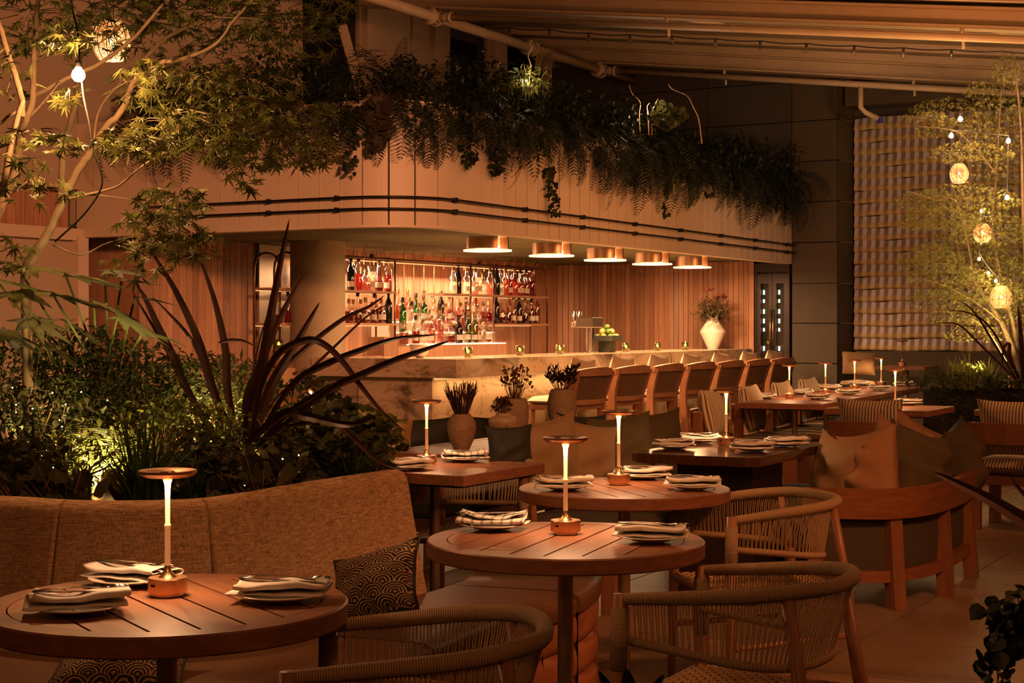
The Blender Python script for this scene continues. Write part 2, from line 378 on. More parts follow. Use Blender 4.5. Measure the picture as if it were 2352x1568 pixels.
def marble():
    m, nt, bs = new_mat('marble'); v = coords(nt, (1,1,1.6), False)
    a = noise(nt, v, 1.5, 7, .62, 1.6); b = noise(nt, v, 1.9, 6, .6, .9)
    vein = math_n(nt, 'ABSOLUTE', math_n(nt, 'SUBTRACT', b, .5))
    base = ramp(nt, a, [(.38, (.62,.50,.37)), (.52, (.55,.44,.31)), (.62, (.20,.155,.095)), (.74, (.10,.08,.045))])
    line = ramp(nt, vein, [(0, (.30,.24,.17)), (.022, (1,1,1))])
    mx = N(nt, 'MixRGB'); mx.blend_type = 'MULTIPLY'; mx.inputs[0].default_value = .45
    nt.links.new(base, mx.inputs[1]); nt.links.new(line, mx.inputs[2]); nt.links.new(mx.outputs[0], bs.inputs['Base Color']); bs.inputs['Roughness'].default_value = .14
marble()
def ropewrap():
    """cord wound round a rail: fine ridges across it"""
    m, nt, bs = new_mat('rope_wrap'); uv = N(nt, 'UVMap'); s = N(nt, 'SeparateXYZ'); nt.links.new(uv.outputs[0], s.inputs[0])
    f = math_n(nt, 'PINGPONG', s.outputs[0], .5)
    nt.links.new(ramp(nt, f, [(0, (.14,.085,.04)), (.3, (.46,.31,.155))]), bs.inputs['Base Color']); bs.inputs['Roughness'].default_value = .8
    bump(nt, bs, f, .8, .004)
ropewrap()
M_ = MAT
# ================================================================== SETTING
# ---- floor: grouted slab with stone tiles laid in running bond along the bar's direction
fl = MB().box(-9, 10, -3, 26, -.12, -.008).build('floor', M_['grout']); tag(fl, kind='structure')
tw, tl = .775, .75
tile_me = MB().box(-tl/2 + .003, tl/2 - .003, -tw/2 + .003, tw/2 - .003, -.03, 0).mesh('tile', M_['stone_tile'])
for j in range(-9, 9):
    for i in range(-14, 14):
        x = -4.71 + (i + .5) * tl + (.375 if j % 2 else 0); y = -4.985 + (j - .5) * tw
        c = BF(x, y); k = c.x / max(c.y, .5)
        if not (4.6 < c.y < 15.5) or not (-.16 < k < .40): continue
        M = Matrix.Translation((c.x, c.y, rnd.uniform(-.0012, 0))) @ Matrix.Rotation(ANG, 4, 'Z')
        inst(tile_me, 'tile', fl, M=M)
# ---- canopy over the bar: rounded corner, vertical tongue-and-groove boards
ZS, ZT, XE, YF, XF, RC = 2.13, 3.10, 7.12, -.475, -1.45, .55
def fascia_path(off=0.0):
    pts = [BF(XF - off, 2.95)]
    for k in range(0, 13):
        y = 2.95 + (YF + RC - 2.95) * k / 12; pts.append(BF(XF - off, y))
    for k in range(1, 16):
        a = math.pi + math.pi/2 * k / 16
        pts.append(BF(XF + RC + (RC + off) * math.cos(a), YF + RC + (RC + off) * math.sin(a)))
    for k in range(0, 25):
        pts.append(BF(XF + RC + (XE - XF - RC) * k / 24, YF - off))
    return [Vector(p) for p in pts][1:]
FP = fascia_path(); FL = frac_len(FP)
can = structure('wall_canopy')
MB().sweep(FP, [(-.07, ZS), (-.022, ZS), (-.022, ZT), (-.07, ZT)]).build('backing', M_['dark_base'], can)
nb = round(FL[-1] / .2); bw = FL[-1] / nb
for k in range(nb):
    a = k * bw + .006; b = (k+1) * bw - .006
    pth = cut_path(FP, a, b, 5 if 2.2 < a < 4.2 else 1)
    MB().sweep(pth, [(0, ZS), (.022, ZS), (.022, ZT), (0, ZT)]).build('board', M_['panel_white'], can, bevel=.002)
MB().sweep(FP, [(-.10, ZS - .012), (.026, ZS - .012), (.026, ZS + .004), (-.10, ZS + .004)]).build('bottom_trim', M_['panel_white'], can)
# soffit of the canopy and planting trough on top
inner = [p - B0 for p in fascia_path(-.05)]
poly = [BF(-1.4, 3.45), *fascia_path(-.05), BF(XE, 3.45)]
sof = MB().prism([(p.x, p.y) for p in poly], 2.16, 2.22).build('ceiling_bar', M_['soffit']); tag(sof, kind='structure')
tr = MB().prism([(p.x, p.y) for p in [BF(-1.4, 2.9), *fascia_path(-.07), BF(XE, 2.9)]], 3.0, 3.06).build('ceiling_trough', M_['soil']); tag(tr, kind='structure')
# ---- timber walls behind the bar, one mesh per board
def board_wall(name, pts, z0, z1, wdt, m, gap=.006):
    s = structure(name)
    back = MB()
    for a, b in zip(pts[:-1], pts[1:]):
        a, b = Vector(a), Vector(b); L = (b - a).length; n = max(1, round(L / wdt)); ang = math.atan2(b.y - a.y, b.x - a.x)
        M = Matrix.Translation(a) @ Matrix.Rotation(ang, 4, 'Z')
        back.box(0, L, .02, .08, z0, z1, M)
        me = MB().box(gap/2, L/n - gap/2, 0, .02, z0, z1).mesh('board', m)
        for k in range(n):
            inst(me, 'board', s, M=M @ Matrix.Translation((L/n*k, 0, 0)))
    back.build('backing', M_['dark_base'], s)
    return s
board_wall('wall_back', [BF(-.956, 2.71), BF(7.0, 2.71)], 0, 2.16, .088, M_['wall_wood'])
ya, yb, yc, yd = [on_cross(p, 7.1) for p in (1402, 1542, 1578, 1330)]
board_wall('wall_right', [BF(7.0, 2.71), BF(7.12, yd), BF(7.12, ya), BF(7.02, yb), BF(7.14, yc), BF(7.08, -.02)], 0, 2.16, .07, M_['wall_wood'])
board_wall('wall_passage', [BF(-.99, 3.45), BF(-.96, 2.73)], 0, 2.16, .088, M_['wall_wood'])
# ---- grey panelled end wall with a dark glazed cabinet door
ew = structure('wall_end')
zz = [0, .396, .894, 1.386, 1.874, 2.378, 2.876, 3.374, 3.872, 4.37, 4.87]
MB().box(7.18, 7.26, -1.07, 3.6, 0, 5.2, Matrix.Translation(B0) @ Matrix.Rotation(ANG, 4, 'Z')).build('backing', M_['black_metal'], ew)
MBf = Matrix.Translation(B0) @ Matrix.Rotation(ANG, 4, 'Z')
for a, b in zip(zz[:-1], zz[1:]):
    MB().box(7.13, 7.18, -1.07, -.50, a + .006, b - .006, MBf).build('panel', M_['grey_panel'], ew)
    MB().prism([(7.13, -1.075), (7.2, -1.075), (7.5, -1.17), (7.44, -1.17)], a + .006, b - .006, MBf).build('panel', M_['grey_panel'], ew)
    if a > 2.8:
        for y0, y1 in ((-.49, .62), (.63, 1.9), (1.91, 3.2)):
            MB().box(7.13, 7.18, y0, y1, a + .006, b - .006, MBf).build('panel', M_['dark_wall'], ew)  # same wall above the canopy, coloured darker because it is unlit
# blind wall beyond
wb = MB().box(7.52, 7.6, -7.5, -1.15, 0, 5.0, MBf).build('wall_far', M_['dark_wall']); tag(wb, kind='structure')
bk = MB().box(7.15, 7.55, -2.9, -1.16, 4.02, 4.30, MBf).build('trim_1', M_['grey_panel']); tag(bk, kind='structure')
# door of the wine cabinet
dr = structure('door_1', loc=B0, rotz=ANG); X0 = 7.10
fr = MB().box(X0, X0 + .05, -.475, -.03, 2.02, 2.13).box(X0, X0 + .05, -.475, -.455, 0, 2.02).box(X0, X0 + .05, -.05, -.03, 0, 2.02)
fr.build('frame', M_['dark_base'], dr)
MB().box(X0 + .07, X0 + .09, -.46, -.04, 0, 2.1).build('cabinet_back', M_['black_metal'], dr)
for y0, y1 in ((-.25, -.055), (-.45, -.255)):
    lf = MB().box(X0+.005, X0+.04, y0, y0+.045, .05, 2.0).box(X0+.005, X0+.04, y1-.045, y1, .05, 2.0).box(X0+.005, X0+.04, y0+.045, y1-.045, 1.88, 2.0).box(X0+.005, X0+.04, y0+.045, y1-.045, .05, .2).build('door_leaf', M_['dark_base'], dr)
    MB().box(X0+.012, X0+.018, y0+.045, y1-.045, .2, 1.88).build('pane', M_['pane_clear'], lf)
    for py in (671, 691, 715, 737, 757, 800):
        z = H - (py - HY) / F * 19.5; hh = .034 if py in (671, 715, 737, 800) else .026
        MB().box(X0+.05, X0+.06, y1-.080, y1-.058, z - hh*.85, z + hh*.85).build('shelf_light', M_['glow_cabinet'], lf)
for y in (-.236, -.272):
    MB().tube([(X0-.03, y, 1.04), (X0-.03, y, 1.56)], .007, 8).tube([(X0-.03, y, 1.10), (X0+.01, y, 1.10)], .005, 6).tube([(X0-.03, y, 1.50), (X0+.01, y, 1.50)], .005, 6).build('door_handle', M_['brass'], dr, smooth=True)
# ---- roman blind with gathered folds
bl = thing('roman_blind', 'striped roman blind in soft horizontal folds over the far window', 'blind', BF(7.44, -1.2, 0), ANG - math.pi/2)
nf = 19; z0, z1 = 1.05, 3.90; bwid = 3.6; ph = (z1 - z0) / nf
prof = [(0, 0), (.035, .006), (.045, .03), (.036, .06), (.016, .105), (.004, .15)]
for k in range(nf):
    m = MB(); cols = 46; rows = len(prof); vs = []; fs = []
    for c in range(cols + 1):
        x = bwid * c / cols; wv = .010 * math.sin(x*7.3 + k) + .006 * math.sin(x*17 + k*2)
        for o, z in prof: vs.append((x, -o - wv*.4 - .01, z0 + k*ph + z * ph/.15 + wv*.6))
    for c in range(cols):
        for r_ in range(rows - 1): a = c*rows + r_; fs.append((a, a+rows, a+rows+1, a+1))
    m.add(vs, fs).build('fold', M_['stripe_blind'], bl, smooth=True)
ct = P(2180, 300, 18.2)
cord = MB().tube([P(2181, y, 18.15) + Vector((.006*math.sin(y/17), 0, 0)) for y in range(285, 806, 20)], .006, 5).build('blind_cord', M_['cable_blue'], smooth=True)
tag(cord, 'thin blue cord hanging in front of the striped blind', 'cord')
# ---- concrete column
cl = MB().lathe([(.262, 0), (.262, 2.165)], 40, BF(.714, 1.99)).build('trim_column', M_['concrete'], smooth=True); tag(cl, kind='structure')
# ---- upper building wall with dark windows, left wall with a timber niche
uw = structure('wall_upper', loc=B0, rotz=ANG)
xs = [on_line(p, 2.95) for p in (640, 690, 830, 968, 1020, 1124, 1152, 1300, 1340)]
MB().box(XF, XE, 2.95, 3.05, 2.24, 3.35).build('wall_base', M_['plaster'], uw)
MB().box(-6, xs[1], 2.95, 3.05, 3.35, 6.5).build('wall_side', M_['plaster'], uw)
for i, (a, b) in enumerate(((2, 3), (4, 5), (6, 7))):
    pass
for a, b in ((xs[2], xs[2] + (xs[3]-xs[2])*.70), (xs[2] + (xs[3]-xs[2])*.74, xs[3]), (xs[3] + .35*(xs[4]-xs[3]), xs[4]), (xs[5], xs[6]), (xs[7], xs[8]), (xs[8] + .9, XE)):
    MB().box(a, b, 2.86, 3.05, 3.35, 6.5).build('pier', M_['plaster'], uw, bevel=.01)
for n_, (a, b) in enumerate(((xs[1], xs[2]), (xs[3], xs[3] + .35*(xs[4]-xs[3])), (xs[4], xs[5]), (xs[6], xs[7]), (xs[8], xs[8] + .9))):
    wn = structure('window_%d' % (n_ + 1), loc=B0, rotz=ANG)
    MB().box(a, b, 3.0, 3.02, 3.35, 6.5).build('pane', M_['glass_dark'], wn)
    MB().box(a, b, 2.95, 3.0, 3.35, 3.42).box(a, a+.04, 2.95, 3.0, 3.42, 6.5).box(b-.04, b, 2.95, 3.0, 3.42, 6.5).build('frame', M_['roof_paint'], wn)
xa, xb = xs[1], xs[2]
MB().tube([BF(xa + .45, 2.75, 4.55), BF(xb - .1, 2.75, 3.45)], .07, 4).build('trim_2', M_['roof_paint']); bpy.data.objects['trim_2']['kind'] = 'structure'
lw = structure('wall_left', loc=B0, rotz=ANG)
zb0, zb1 = 2.19, 2.53
MB().box(-6, XF - .02, 2.95, 3.05, 0, zb0 - .10).box(-6, XF - .02, 2.95, 3.05, zb1, 3.35).build('wall_face', M_['plaster'], lw)
MB().box(-6, XF - .02, 2.87, 3.0, zb0 - .10, zb0).build('sill', M_['panel_white'], lw)
MB().box(-6, XF - .02, 2.90, 3.0, zb1, zb1 + .05).build('lintel', M_['plaster'], lw)
nbk = 46
me = MB().box(.003, .097, 3.12, 3.16, zb0, zb1).mesh('board', M_['wall_wood'])
for k in range(nbk): inst(me, 'board', lw, loc=(-6 + .1*k, 0, 0))
MB().box(XF - .10, XF + .02, 2.85, 2.97, 0, ZS).build('corner_post', M_['panel_white'], lw)
MB().box(XF - .012, XF + .0, 2.20, 2.27, ZS, ZT).build('corner_strip', M_['plaster'], lw)
# ---- lean-to roof: rafters fall away from the building
def RQ(s_, q, dz=0): return BF(s_, 1.59 - q, 4.52 - .13*q + dz)
rf = structure('ceiling_roof')
def rbeam(m, s_, q0, q1, wd, z0, z1):
    vs = []
    for q in (q0, q1):
        for sw in (-wd/2, wd/2):
            for z in (z0, z1): vs.append(RQ(s_ + sw, q, z))
    m.add(vs, [(0,1,3,2),(4,6,7,5),(0,4,5,1),(2,3,7,6),(0,2,6,4),(1,5,7,3)])
for s_ in (-1.7, 2.2, 6.05):
    m = MB(); rbeam(m, s_, -.9, 9, .13, .10, .24); m.build('rafter', M_['roof_paint'], rf, bevel=.006)
    m = MB(); rbeam(m, s_, -.9, 9, .24, .08, .10); rbeam(m, s_, -.9, 9, .24, .24, .26); m.build('rafter_flange', M_['roof_paint'], rf)
for s_ in (-.8, .95, 1.6, 2.85, 3.85, 4.75, 5.6, 6.6):
    m = MB(); rbeam(m, s_, -.9, 9, .05, .22, .30); m.build('roof_rib', M_['roof_paint'], rf)
for a, b in ((-3.0, -1.7), (-1.7, .1), (.1, 2.2), (2.2, 3.35), (3.35, 4.3), (4.3, 5.15), (5.15, 6.05), (6.05, 7.1)):
    m = MB(); rbeam(m, (a+b)/2, -.9, 9, b - a - .05, .30, .33); m.build('roof_panel', M_['roof_panel'], rf)
for s0, q0, s1, q1 in ((2.3, 2.3, 3.3, 2.75), (2.3, 5.2, 3.3, 5.7)):
    a, b = RQ(s0, q0, .2), RQ(s1, q1, .2); MB().tube([a, b], .045, 4).build('brace', M_['roof_paint'], rf)
m = MB(); rbeam(m, 2.0, -.9, 9, 10.2, .37, .40); m.build('roof_deck', M_['black_metal'], rf)
# sprinkler pipes
def pipe_thing(name, label, pts, r, joints=(), drops=()):
    t = thing(name, label, 'pipe', pts[0])
    o = Vector(pts[0])
    MB().tube([Vector(p) - o for p in pts], r, 12).build('pipe', M_['pipe_paint'], t, smooth=True)
    for j in joints:
        j = Vector(j) - o; d = (Vector(pts[-1]) - Vector(pts[0])).normalized()
        MB().tube([j - d*.06, j + d*.06], r*1.45, 12).tube([j - d*.075, j - d*.05], r*1.75, 10).tube([j + d*.05, j + d*.075], r*1.75, 10).build('coupling', M_['pipe_paint'], t, smooth=True)
    for p in drops:
        p = Vector(p) - o; MB().tube([p + Vector((0,0,.12)), p], .018, 8).tube([p + Vector((0,0,.02)), p + D1*.05 + Vector((0,0,-.02)), p + D1*.05 + Vector((0,0,-.07))], .014, 8).build('hanger', M_['pipe_paint'], t, smooth=True)
    return t
pipe_thing('water_pipe', 'thick cream main pipe slanting down above the planted canopy', [BF(-.6, 1.59, 4.52), BF(7.0, 1.59, 4.52)], .055, [BF(2.146, 1.59, 4.52), BF(4.2, 1.59, 4.52), BF(5.99, 1.59, 4.52)])
pipe_thing('water_pipe', 'upper thin sprinkler pipe hung under the nearest roof beam', [RQ(2.146, 0), RQ(2.146, 8)], .035, [RQ(2.146, .15)], [RQ(2.146, 2.6, -.02), RQ(2.146, 5.35, -.02)])
pipe_thing('water_pipe', 'lower thin sprinkler pipe crossing in front of the dark end wall', [RQ(5.99, 0), RQ(5.99, 8)], .036, [RQ(5.99, .15)], [RQ(5.99, 1.65, -.02), RQ(5.99, 3.9, -.02)])
d0 = RQ(5.99, 3.3)
pipe_thing('water_pipe', 'short elbow pipe dropping to a blue valve above the blind', [d0, d0 + Vector((0,0,-.26)), d0 + Vector((.06,0,-.32)), d0 + Vector((.2,.02,-.38))], .03)
MB().lathe([(0, -.03), (.03, -.03), (.03, .03), (0, .03)], 10).build('valve', M_['cable_blue'], None, loc=d0 + Vector((.23,.02,-.40)))
tag(bpy.data.objects['valve'], 'small blue valve at the end of the elbow pipe', 'valve')
# ================================================================== BAR
BARM = lambda x, y, z=0: dict(loc=BF(x, y, z), rotz=ANG)
# ---- rails along the canopy
for lab, z in (('upper of the two dark metal rails round the canopy front', 2.348), ('lower of the two dark metal rails round the canopy front', 2.256)):
    t = thing('metal_rail', lab, 'rail', FP[0])
    pth = fascia_path(.07); L = frac_len(pth); a = 2.95 - on_cross(345, XF); pts = cut_path(pth, a, L[-1], 90)
    MB().tube([p + Vector((0,0,z)) - FP[0] for p in pts], .0095, 8).build('rail', M_['black_metal'], t, smooth=True)
    br = MB().box(-.005, .005, -.075, .008, -.019, .019).mesh('bracket', M_['black_metal'])
    LP = L
    spots = [2.95 - on_cross(p, XF - .07) for p in (460, 613, 770)] + [L[-1] - (XE - on_line(p, YF - .07)) for p in (1050, 1211, 1343, 1463, 1568, 1660, 1739, 1812)]
    for s_ in spots:
        q = cut_path(pth, s_ - .02, s_ + .02, 2); d = (q[2] - q[0]); an = math.atan2(d.y, d.x)
        inst(br, 'bracket', t, M=Matrix.Translation(q[1] + Vector((0,0,z)) - FP[0]) @ Matrix.Rotation(an + math.pi, 4, 'Z'))
# ---- counter
t = thing('bar_counter', 'long veined marble bar counter with an overhanging slab top', 'bar counter', **BARM(0, 0))
MB().prism([(0,0),(7.05,0),(7.05,.72),(.70,.72),(.70,1.55),(0,1.55)], .905, 1.07).build('worktop', M_['marble'], t, bevel=.004)
MB().box(.12, 7.05, .32, .66, 0, .903).box(.12, .62, .66, 1.1, 0, .903).build('front_panel', M_['marble'], t)
MB().box(.16, .60, 1.1, 1.5, 0, .903).build('end_panel', M_['concrete'], t)
MB().box(.14, 7.0, .285, .315, .885, .90).build('light_strip', M_['glow_strip'], t)
lamp_o = bpy.data.lights.new('counter_light', 'AREA'); lamp_o.shape = 'RECTANGLE'; lamp_o.size = 6.8; lamp_o.size_y = .03; lamp_o.energy = 10; lamp_o.color = (1,.5,.17)
lo = bpy.data.objects.new('counter_light', lamp_o); COL.objects.link(lo); lo.parent = t; lo.location = (3.55, .24, .885)
# ---- back counter with a stepped, lit bottle display
bc = thing('back_counter', 'low back counter running under the bottle shelves', 'counter', **BARM(0, 0))
MB().box(1.1, 6.1, 2.02, 2.68, 0, .92).build('cabinet', M_['wall_wood'], bc)
MB().box(1.08, 6.12, 2.0, 2.70, .92, .96).build('worktop', M_['panel_white'], bc)
sd = thing('bottle_steps', 'stepped display plinth glowing under the crowd of bottles', 'display', **BARM(0, 0))
S0, S1 = on_line(907, 2.25), on_line(1128, 2.25)
steps = [(2.02, 2.17, 1.16), (2.17, 2.32, 1.285), (2.32, 2.62, 1.40)]
for y0, y1, z in steps:
    MB().box(S0 + .1, S1 - .05, y0, y1, .96, z - .012).build('riser', M_['wall_wood' if y0 < 2.1 else 'panel_white'], sd)
    MB().box(S0 + .1, S1 - .05, y0, y1, z - .012, z).build('lit_tread', M_['glow_step'], sd)
for xa_, za in ((on_line(800, 2.3), 1.05), (on_line(838, 2.3), 1.24), (on_line(868, 2.3), 1.14)):
    o = MB().box(0, .26, 0, .2, 0, za - .96).build('display_block', M_['wall_wood'], None, loc=BF(xa_, 2.06, .96), bevel=.004); o.rotation_euler.z = ANG
    tag(o, {1.05: 'low wooden block at the left end of the back counter', 1.24: 'tallest wooden block on the back counter', 1.14: 'middle wooden block beside the lit bottle steps'}[za], 'block')
# ---- shelf frames
def shelving(label, x0, x1, posts, bays, round_right=True, round_left=False, zt=2.05, y0=2.16, y1=2.40):
    t = thing('bottle_shelf', label, 'shelf', **BARM(0, 0)); rr = .16
    for y in (y0, y1):
        pts = [(x0, y, .96), (x0, y, zt - (rr if round_left else 0))]
        if round_left: pts += [(x0 + rr - rr*math.cos(a), y, zt - rr + rr*math.sin(a)) for a in (.4, .8, 1.2, 1.57)]
        if round_right: pts += [(x1 - rr + rr*math.sin(a), y, zt - rr + rr*math.cos(a)) for a in (0, .4, .8, 1.2, 1.57)]
        else: pts += [(x1, y, zt)]
        pts += [(x1, y, .96)]
        MB().tube(pts, .012, 8).build('frame', M_['bronze'], t, smooth=True)
        for x in posts: MB().tube([(x, y, .96), (x, y, zt)], .011, 8).build('post', M_['bronze'], t, smooth=True)
    for a, b, z in bays:
        sh = MB().box(a, b, y0 - .02, y1 + .02, z - .022, z).build('shelf_board', M_['wall_wood'], t)
        MB().box(a + .01, b - .01, y1 - .02, y1 - .005, z - .03, z - .022).build('shelf_light', M_['glow_strip'], sh)
    return t
xl, xr = on_line(780, 2.2), on_line(1250, 2.2)
p1, p2, p3, p4 = [on_line(p, 2.16) for p in (907, 1018, 1081, 1134)]
sh = shelving('long bronze framed bottle shelf with a rounded end behind the bar', xl, xr, [p1, p3, p4],
    [(xl, p1, 1.715), (xl, p1, 1.38), (p2, p4, 1.715), (p4, xr, 1.715), (p4, xr, 1.38)])
for k, px in enumerate(range(790, 1245, 23)):
    x = on_line(px, 2.28); z_low = 1.62 if 920 < px < 1010 else 1.99
    MB().tube([(x, 2.28, 2.16), (x, 2.28, z_low)], .005, 5).build('hanger_rod', M_['brass'], sh)
MB().box(xl + .1, xr - .2, 2.275, 2.29, 2.02, 2.03).build('top_light', M_['glow_strip'], sh)
xm0, xm1 = on_line(603, 2.3), on_line(662, 2.3)
mr = MB().box(on_line(592, 2.69), on_line(690, 2.69), 2.67, 2.70, .96, 2.155, MBf).build('wall_mirror', M_['steel']); tag(mr, 'tall mirror panel on the timber wall left of the column', 'mirror')
sh2 = shelving('narrow round topped bottle shelf standing in for a mirror reflection by the column', xm0, xm1, [], [(xm0, xm1, 1.715), (xm0, xm1, 1.38)], True, True)  # solid shelf standing in for a reflection in the mirror panel
MB().box(xm0 - .05, xm1 + .05, 2.05, 2.5, 0, .96).build('cabinet', M_['wall_wood'], sh2)
# ---- bottles
PROF = {
 'round': [(0,0),(.040,0),(.043,.01),(.043,.15),(.036,.18),(.016,.205),(.014,.27),(.016,.275),(.016,.285)],
 'square': [(0,0),(.045,0),(.047,.01),(.047,.13),(.040,.15),(.016,.165),(.0145,.215),(.017,.22),(.017,.228)],
 'tall': [(0,0),(.034,0),(.037,.01),(.037,.20),(.030,.235),(.014,.265),(.013,.315),(.0155,.32),(.0155,.33)],
 'wine': [(0,0),(.036,0),(.038,.008),(.038,.18),(.030,.215),(.015,.245),(.0135,.30),(.0155,.305),(.0155,.318)],
 'squat': [(0,0),(.048,0),(.052,.015),(.054,.08),(.048,.125),(.020,.16),(.015,.19),(.018,.195),(.018,.21)],
 'pear': [(0,0),(.040,0),(.044,.02),(.042,.08),(.030,.15),(.018,.20),(.013,.24),(.013,.285),(.016,.29),(.016,.30)],
}
GL = {'clear': 'glass_clear', 'green': 'glass_green', 'pink': 'glass_pink', 'olive': 'glass_olive', 'dark': 'bottle_dark'}
bcache = {}
def bottle_meshes(shape, glass, liq):
    k = (shape, glass, liq)
    if k in bcache: return bcache[k]
    pr = PROF[shape]; h = pr[-1][1]
    body = MB().lathe(pr, 14).mesh('bottle', M_[GL[glass]], True)
    lm = None
    if liq:
        zl = .9 * pr[3][1] if shape != 'pear' else .1
        lm = MB().lathe([(0,.004)] + [(r*.92, max(z, .004)) for r, z in pr[1:3]] + [(pr[3][0]*.92, zl), (0, zl)], 14).mesh('liquid', M_['liq_' + liq], True)
    cap = MB().lathe([(.0175, h - .035), (.0175, h + .012), (0, h + .012)], 10).mesh('cap', M_[rnd.choice(['bottle_cap','bottle_cap','cap_gold','cork'])], True)
    r = pr[2][0] + .0008; a = 1.9
    lab = MB().lathe([(r, .035), (r, .035 + .055)], 8, a0=-math.pi/2 - a/2, a1=-math.pi/2 + a/2).mesh('paper_label', M_['paper_label'], True)
    bcache[k] = (body, lm, cap, lab); return bcache[k]
LQ = {'red': 'red spirit', 'pink': 'pink spirit', 'amber': 'amber spirit', 'clear': 'clear spirit', None: ''}
nbot = 0
def put_bottles(rowname, items, y, z, group):
    items = sorted(items, key=lambda i: i[0])
    for k, (px, shape, glass, liq, lab) in enumerate(items):
        x = on_line(px, y); body, lm, cap, pl = bottle_meshes(shape, glass, liq)
        gtxt = {'clear': 'clear', 'green': 'bright green', 'pink': 'pink tinted', 'olive': 'olive green', 'dark': 'black'}[glass]
        txt = '%s bottle%s, %s from left %s' % (gtxt, (' of ' + LQ[liq]) if liq else '', ORD[k], rowname)
        t = thing('bottle', txt, 'bottle', BF(x, y + rnd.uniform(-.012, .012), z), 0, group)
        t.rotation_euler.z = rnd.uniform(-.5, .5); sc = rnd.uniform(1.02, 1.12); t.scale = (sc, sc, sc)
        inst(body, 'bottle_body', t)
        if lm: inst(lm, 'liquid', t)
        inst(cap, 'cap', t)
        if lab: inst(pl, 'paper_label', t)
Z = lambda x: 560 + x / 3.136
put_bottles('on the upper left shelf', [(Z(765),'wine','dark',None,1),(Z(822),'wine','clear','red',0),(Z(880),'squat','clear','pink',0),(Z(918),'tall','clear','clear',1),(Z(972),'pear','pink','red',1)], 2.26, 1.716, 'bottles on the upper left shelf')
put_bottles('on the lower left shelf', [(Z(752),'square','clear','red',0),(Z(815),'pear','clear','amber',0),(Z(878),'square','clear','red',1),(Z(935),'round','clear','red',1),(Z(992),'square','clear','red',1),(Z(1042),'wine','dark',None,0)], 2.26, 1.381, 'bottles on the lower left shelf')
put_bottles('on the upper middle shelf', [(Z(1508),'round','clear','clear',1),(Z(1546),'wine','dark',None,0),(Z(1608),'round','clear','clear',1),(Z(1660),'round','clear','pink',1),(Z(1692),'tall','clear','clear',1),(Z(1724),'square','clear','clear',0),(Z(1770),'round','clear','pink',0)], 2.28, 1.716, 'bottles on the upper middle shelf')
put_bottles('on the upper right shelf', [(Z(1822),'wine','dark',None,0),(Z(1853),'round','clear','clear',1),(Z(1886),'round','pink','pink',0),(Z(1918),'tall','clear','red',1),(Z(1951),'round','pink','pink',0),(Z(1990),'round','clear','red',1),(Z(2032),'wine','clear','red',1),(Z(2072),'tall','pink','red',0)], 2.27, 1.716, 'bottles on the upper right shelf')
put_bottles('on the lower right shelf', [(Z(1820),'wine','dark',None,0),(Z(1865),'squat','clear','red',0),(Z(1905),'square','clear','red',0),(Z(1945),'round','clear','pink',1),(Z(1982),'wine','dark',None,1),(Z(2027),'pear','clear','red',0),(Z(2066),'round','clear','red',1),(Z(2112),'wine','pink','pink',1)], 2.27, 1.381, 'bottles on the lower right shelf')
put_bottles('on the top display step', [(Z(1112),'wine','clear','amber',0),(Z(1186),'square','clear','clear',1),(Z(1240),'round','green','clear',1),(Z(1300),'round','green','clear',1),(Z(1366),'square','clear','clear',1),(Z(1422),'wine','dark',None,0),(Z(1482),'pear','clear','red',1),(Z(1542),'squat','clear','red',0),(Z(1600),'round','clear','red',0),(Z(1650),'tall','clear','clear',1),(Z(1762),'square','clear','red',0)], 2.42, 1.401, 'bottles on the top display step')
put_bottles('on the middle display step', [(Z(1140),'tall','green','clear',1),(Z(1205),'pear','clear','clear',0),(Z(1266),'round','clear','clear',1),(Z(1330),'squat','clear','pink',0),(Z(1388),'square','clear','pink',0),(Z(1450),'round','clear','pink',1),(Z(1512),'squat','clear','red',0),(Z(1562),'round','clear','pink',0),(Z(1606),'wine','olive','clear',0),(Z(1685),'round','clear','clear',1)], 2.245, 1.286, 'bottles on the middle display step')
put_bottles('on the lowest display step', [(Z(1150),'square','clear','pink',0),(Z(1235),'round','clear','red',1),(Z(1292),'square','clear','clear',1),(Z(1350),'round','clear','pink',1),(Z(1412),'tall','clear','pink',0),(Z(1488),'squat','clear','red',0),(Z(1550),'round','dark',None,1),(Z(1610),'wine','olive',None,1),(Z(1656),'wine','olive',None,1),(Z(1706),'square','clear','clear',0)], 2.095, 1.161, 'bottles on the lowest display step')
put_bottles('on the stand-in reflected shelf beside the column', [(Z(240),'squat','clear','red',0),(Z(322),'round','clear','red',0)], 2.28, 1.381, 'bottles beside the column')
q2 = random.Random(5)
def back_row(rowname, x0, x1, n, y, z, group):
    it = []
    for k in range(n):
        it.append((x0 + (x1 - x0)*(k + .5)/n + q2.uniform(-3, 3), q2.choice(['round','square','tall','wine','squat','pear']), q2.choice(['clear','clear','clear','pink','clear']), q2.choice(['red','pink','clear','amber','red']), q2.random() < .4))
    put_bottles(rowname, it, y, z, group)
back_row('in the upper left shelf back row', 800, 900, 5, 2.36, 1.716, 'back bottles on the upper left shelf')
back_row('in the lower left shelf back row', 800, 900, 5, 2.36, 1.381, 'back bottles on the lower left shelf')
back_row('in the upper right shelf back row', 1142, 1232, 6, 2.36, 1.716, 'back bottles on the upper right shelf')
back_row('in the lower right shelf back row', 1142, 1240, 6, 2.36, 1.381, 'back bottles on the lower right shelf')
back_row('in the top step back row', 925, 1120, 10, 2.54, 1.401, 'back bottles on the top display step')
back_row('by the right shelf post', 1090, 1130, 2, 2.1, 1.161, 'bottles by the right post')
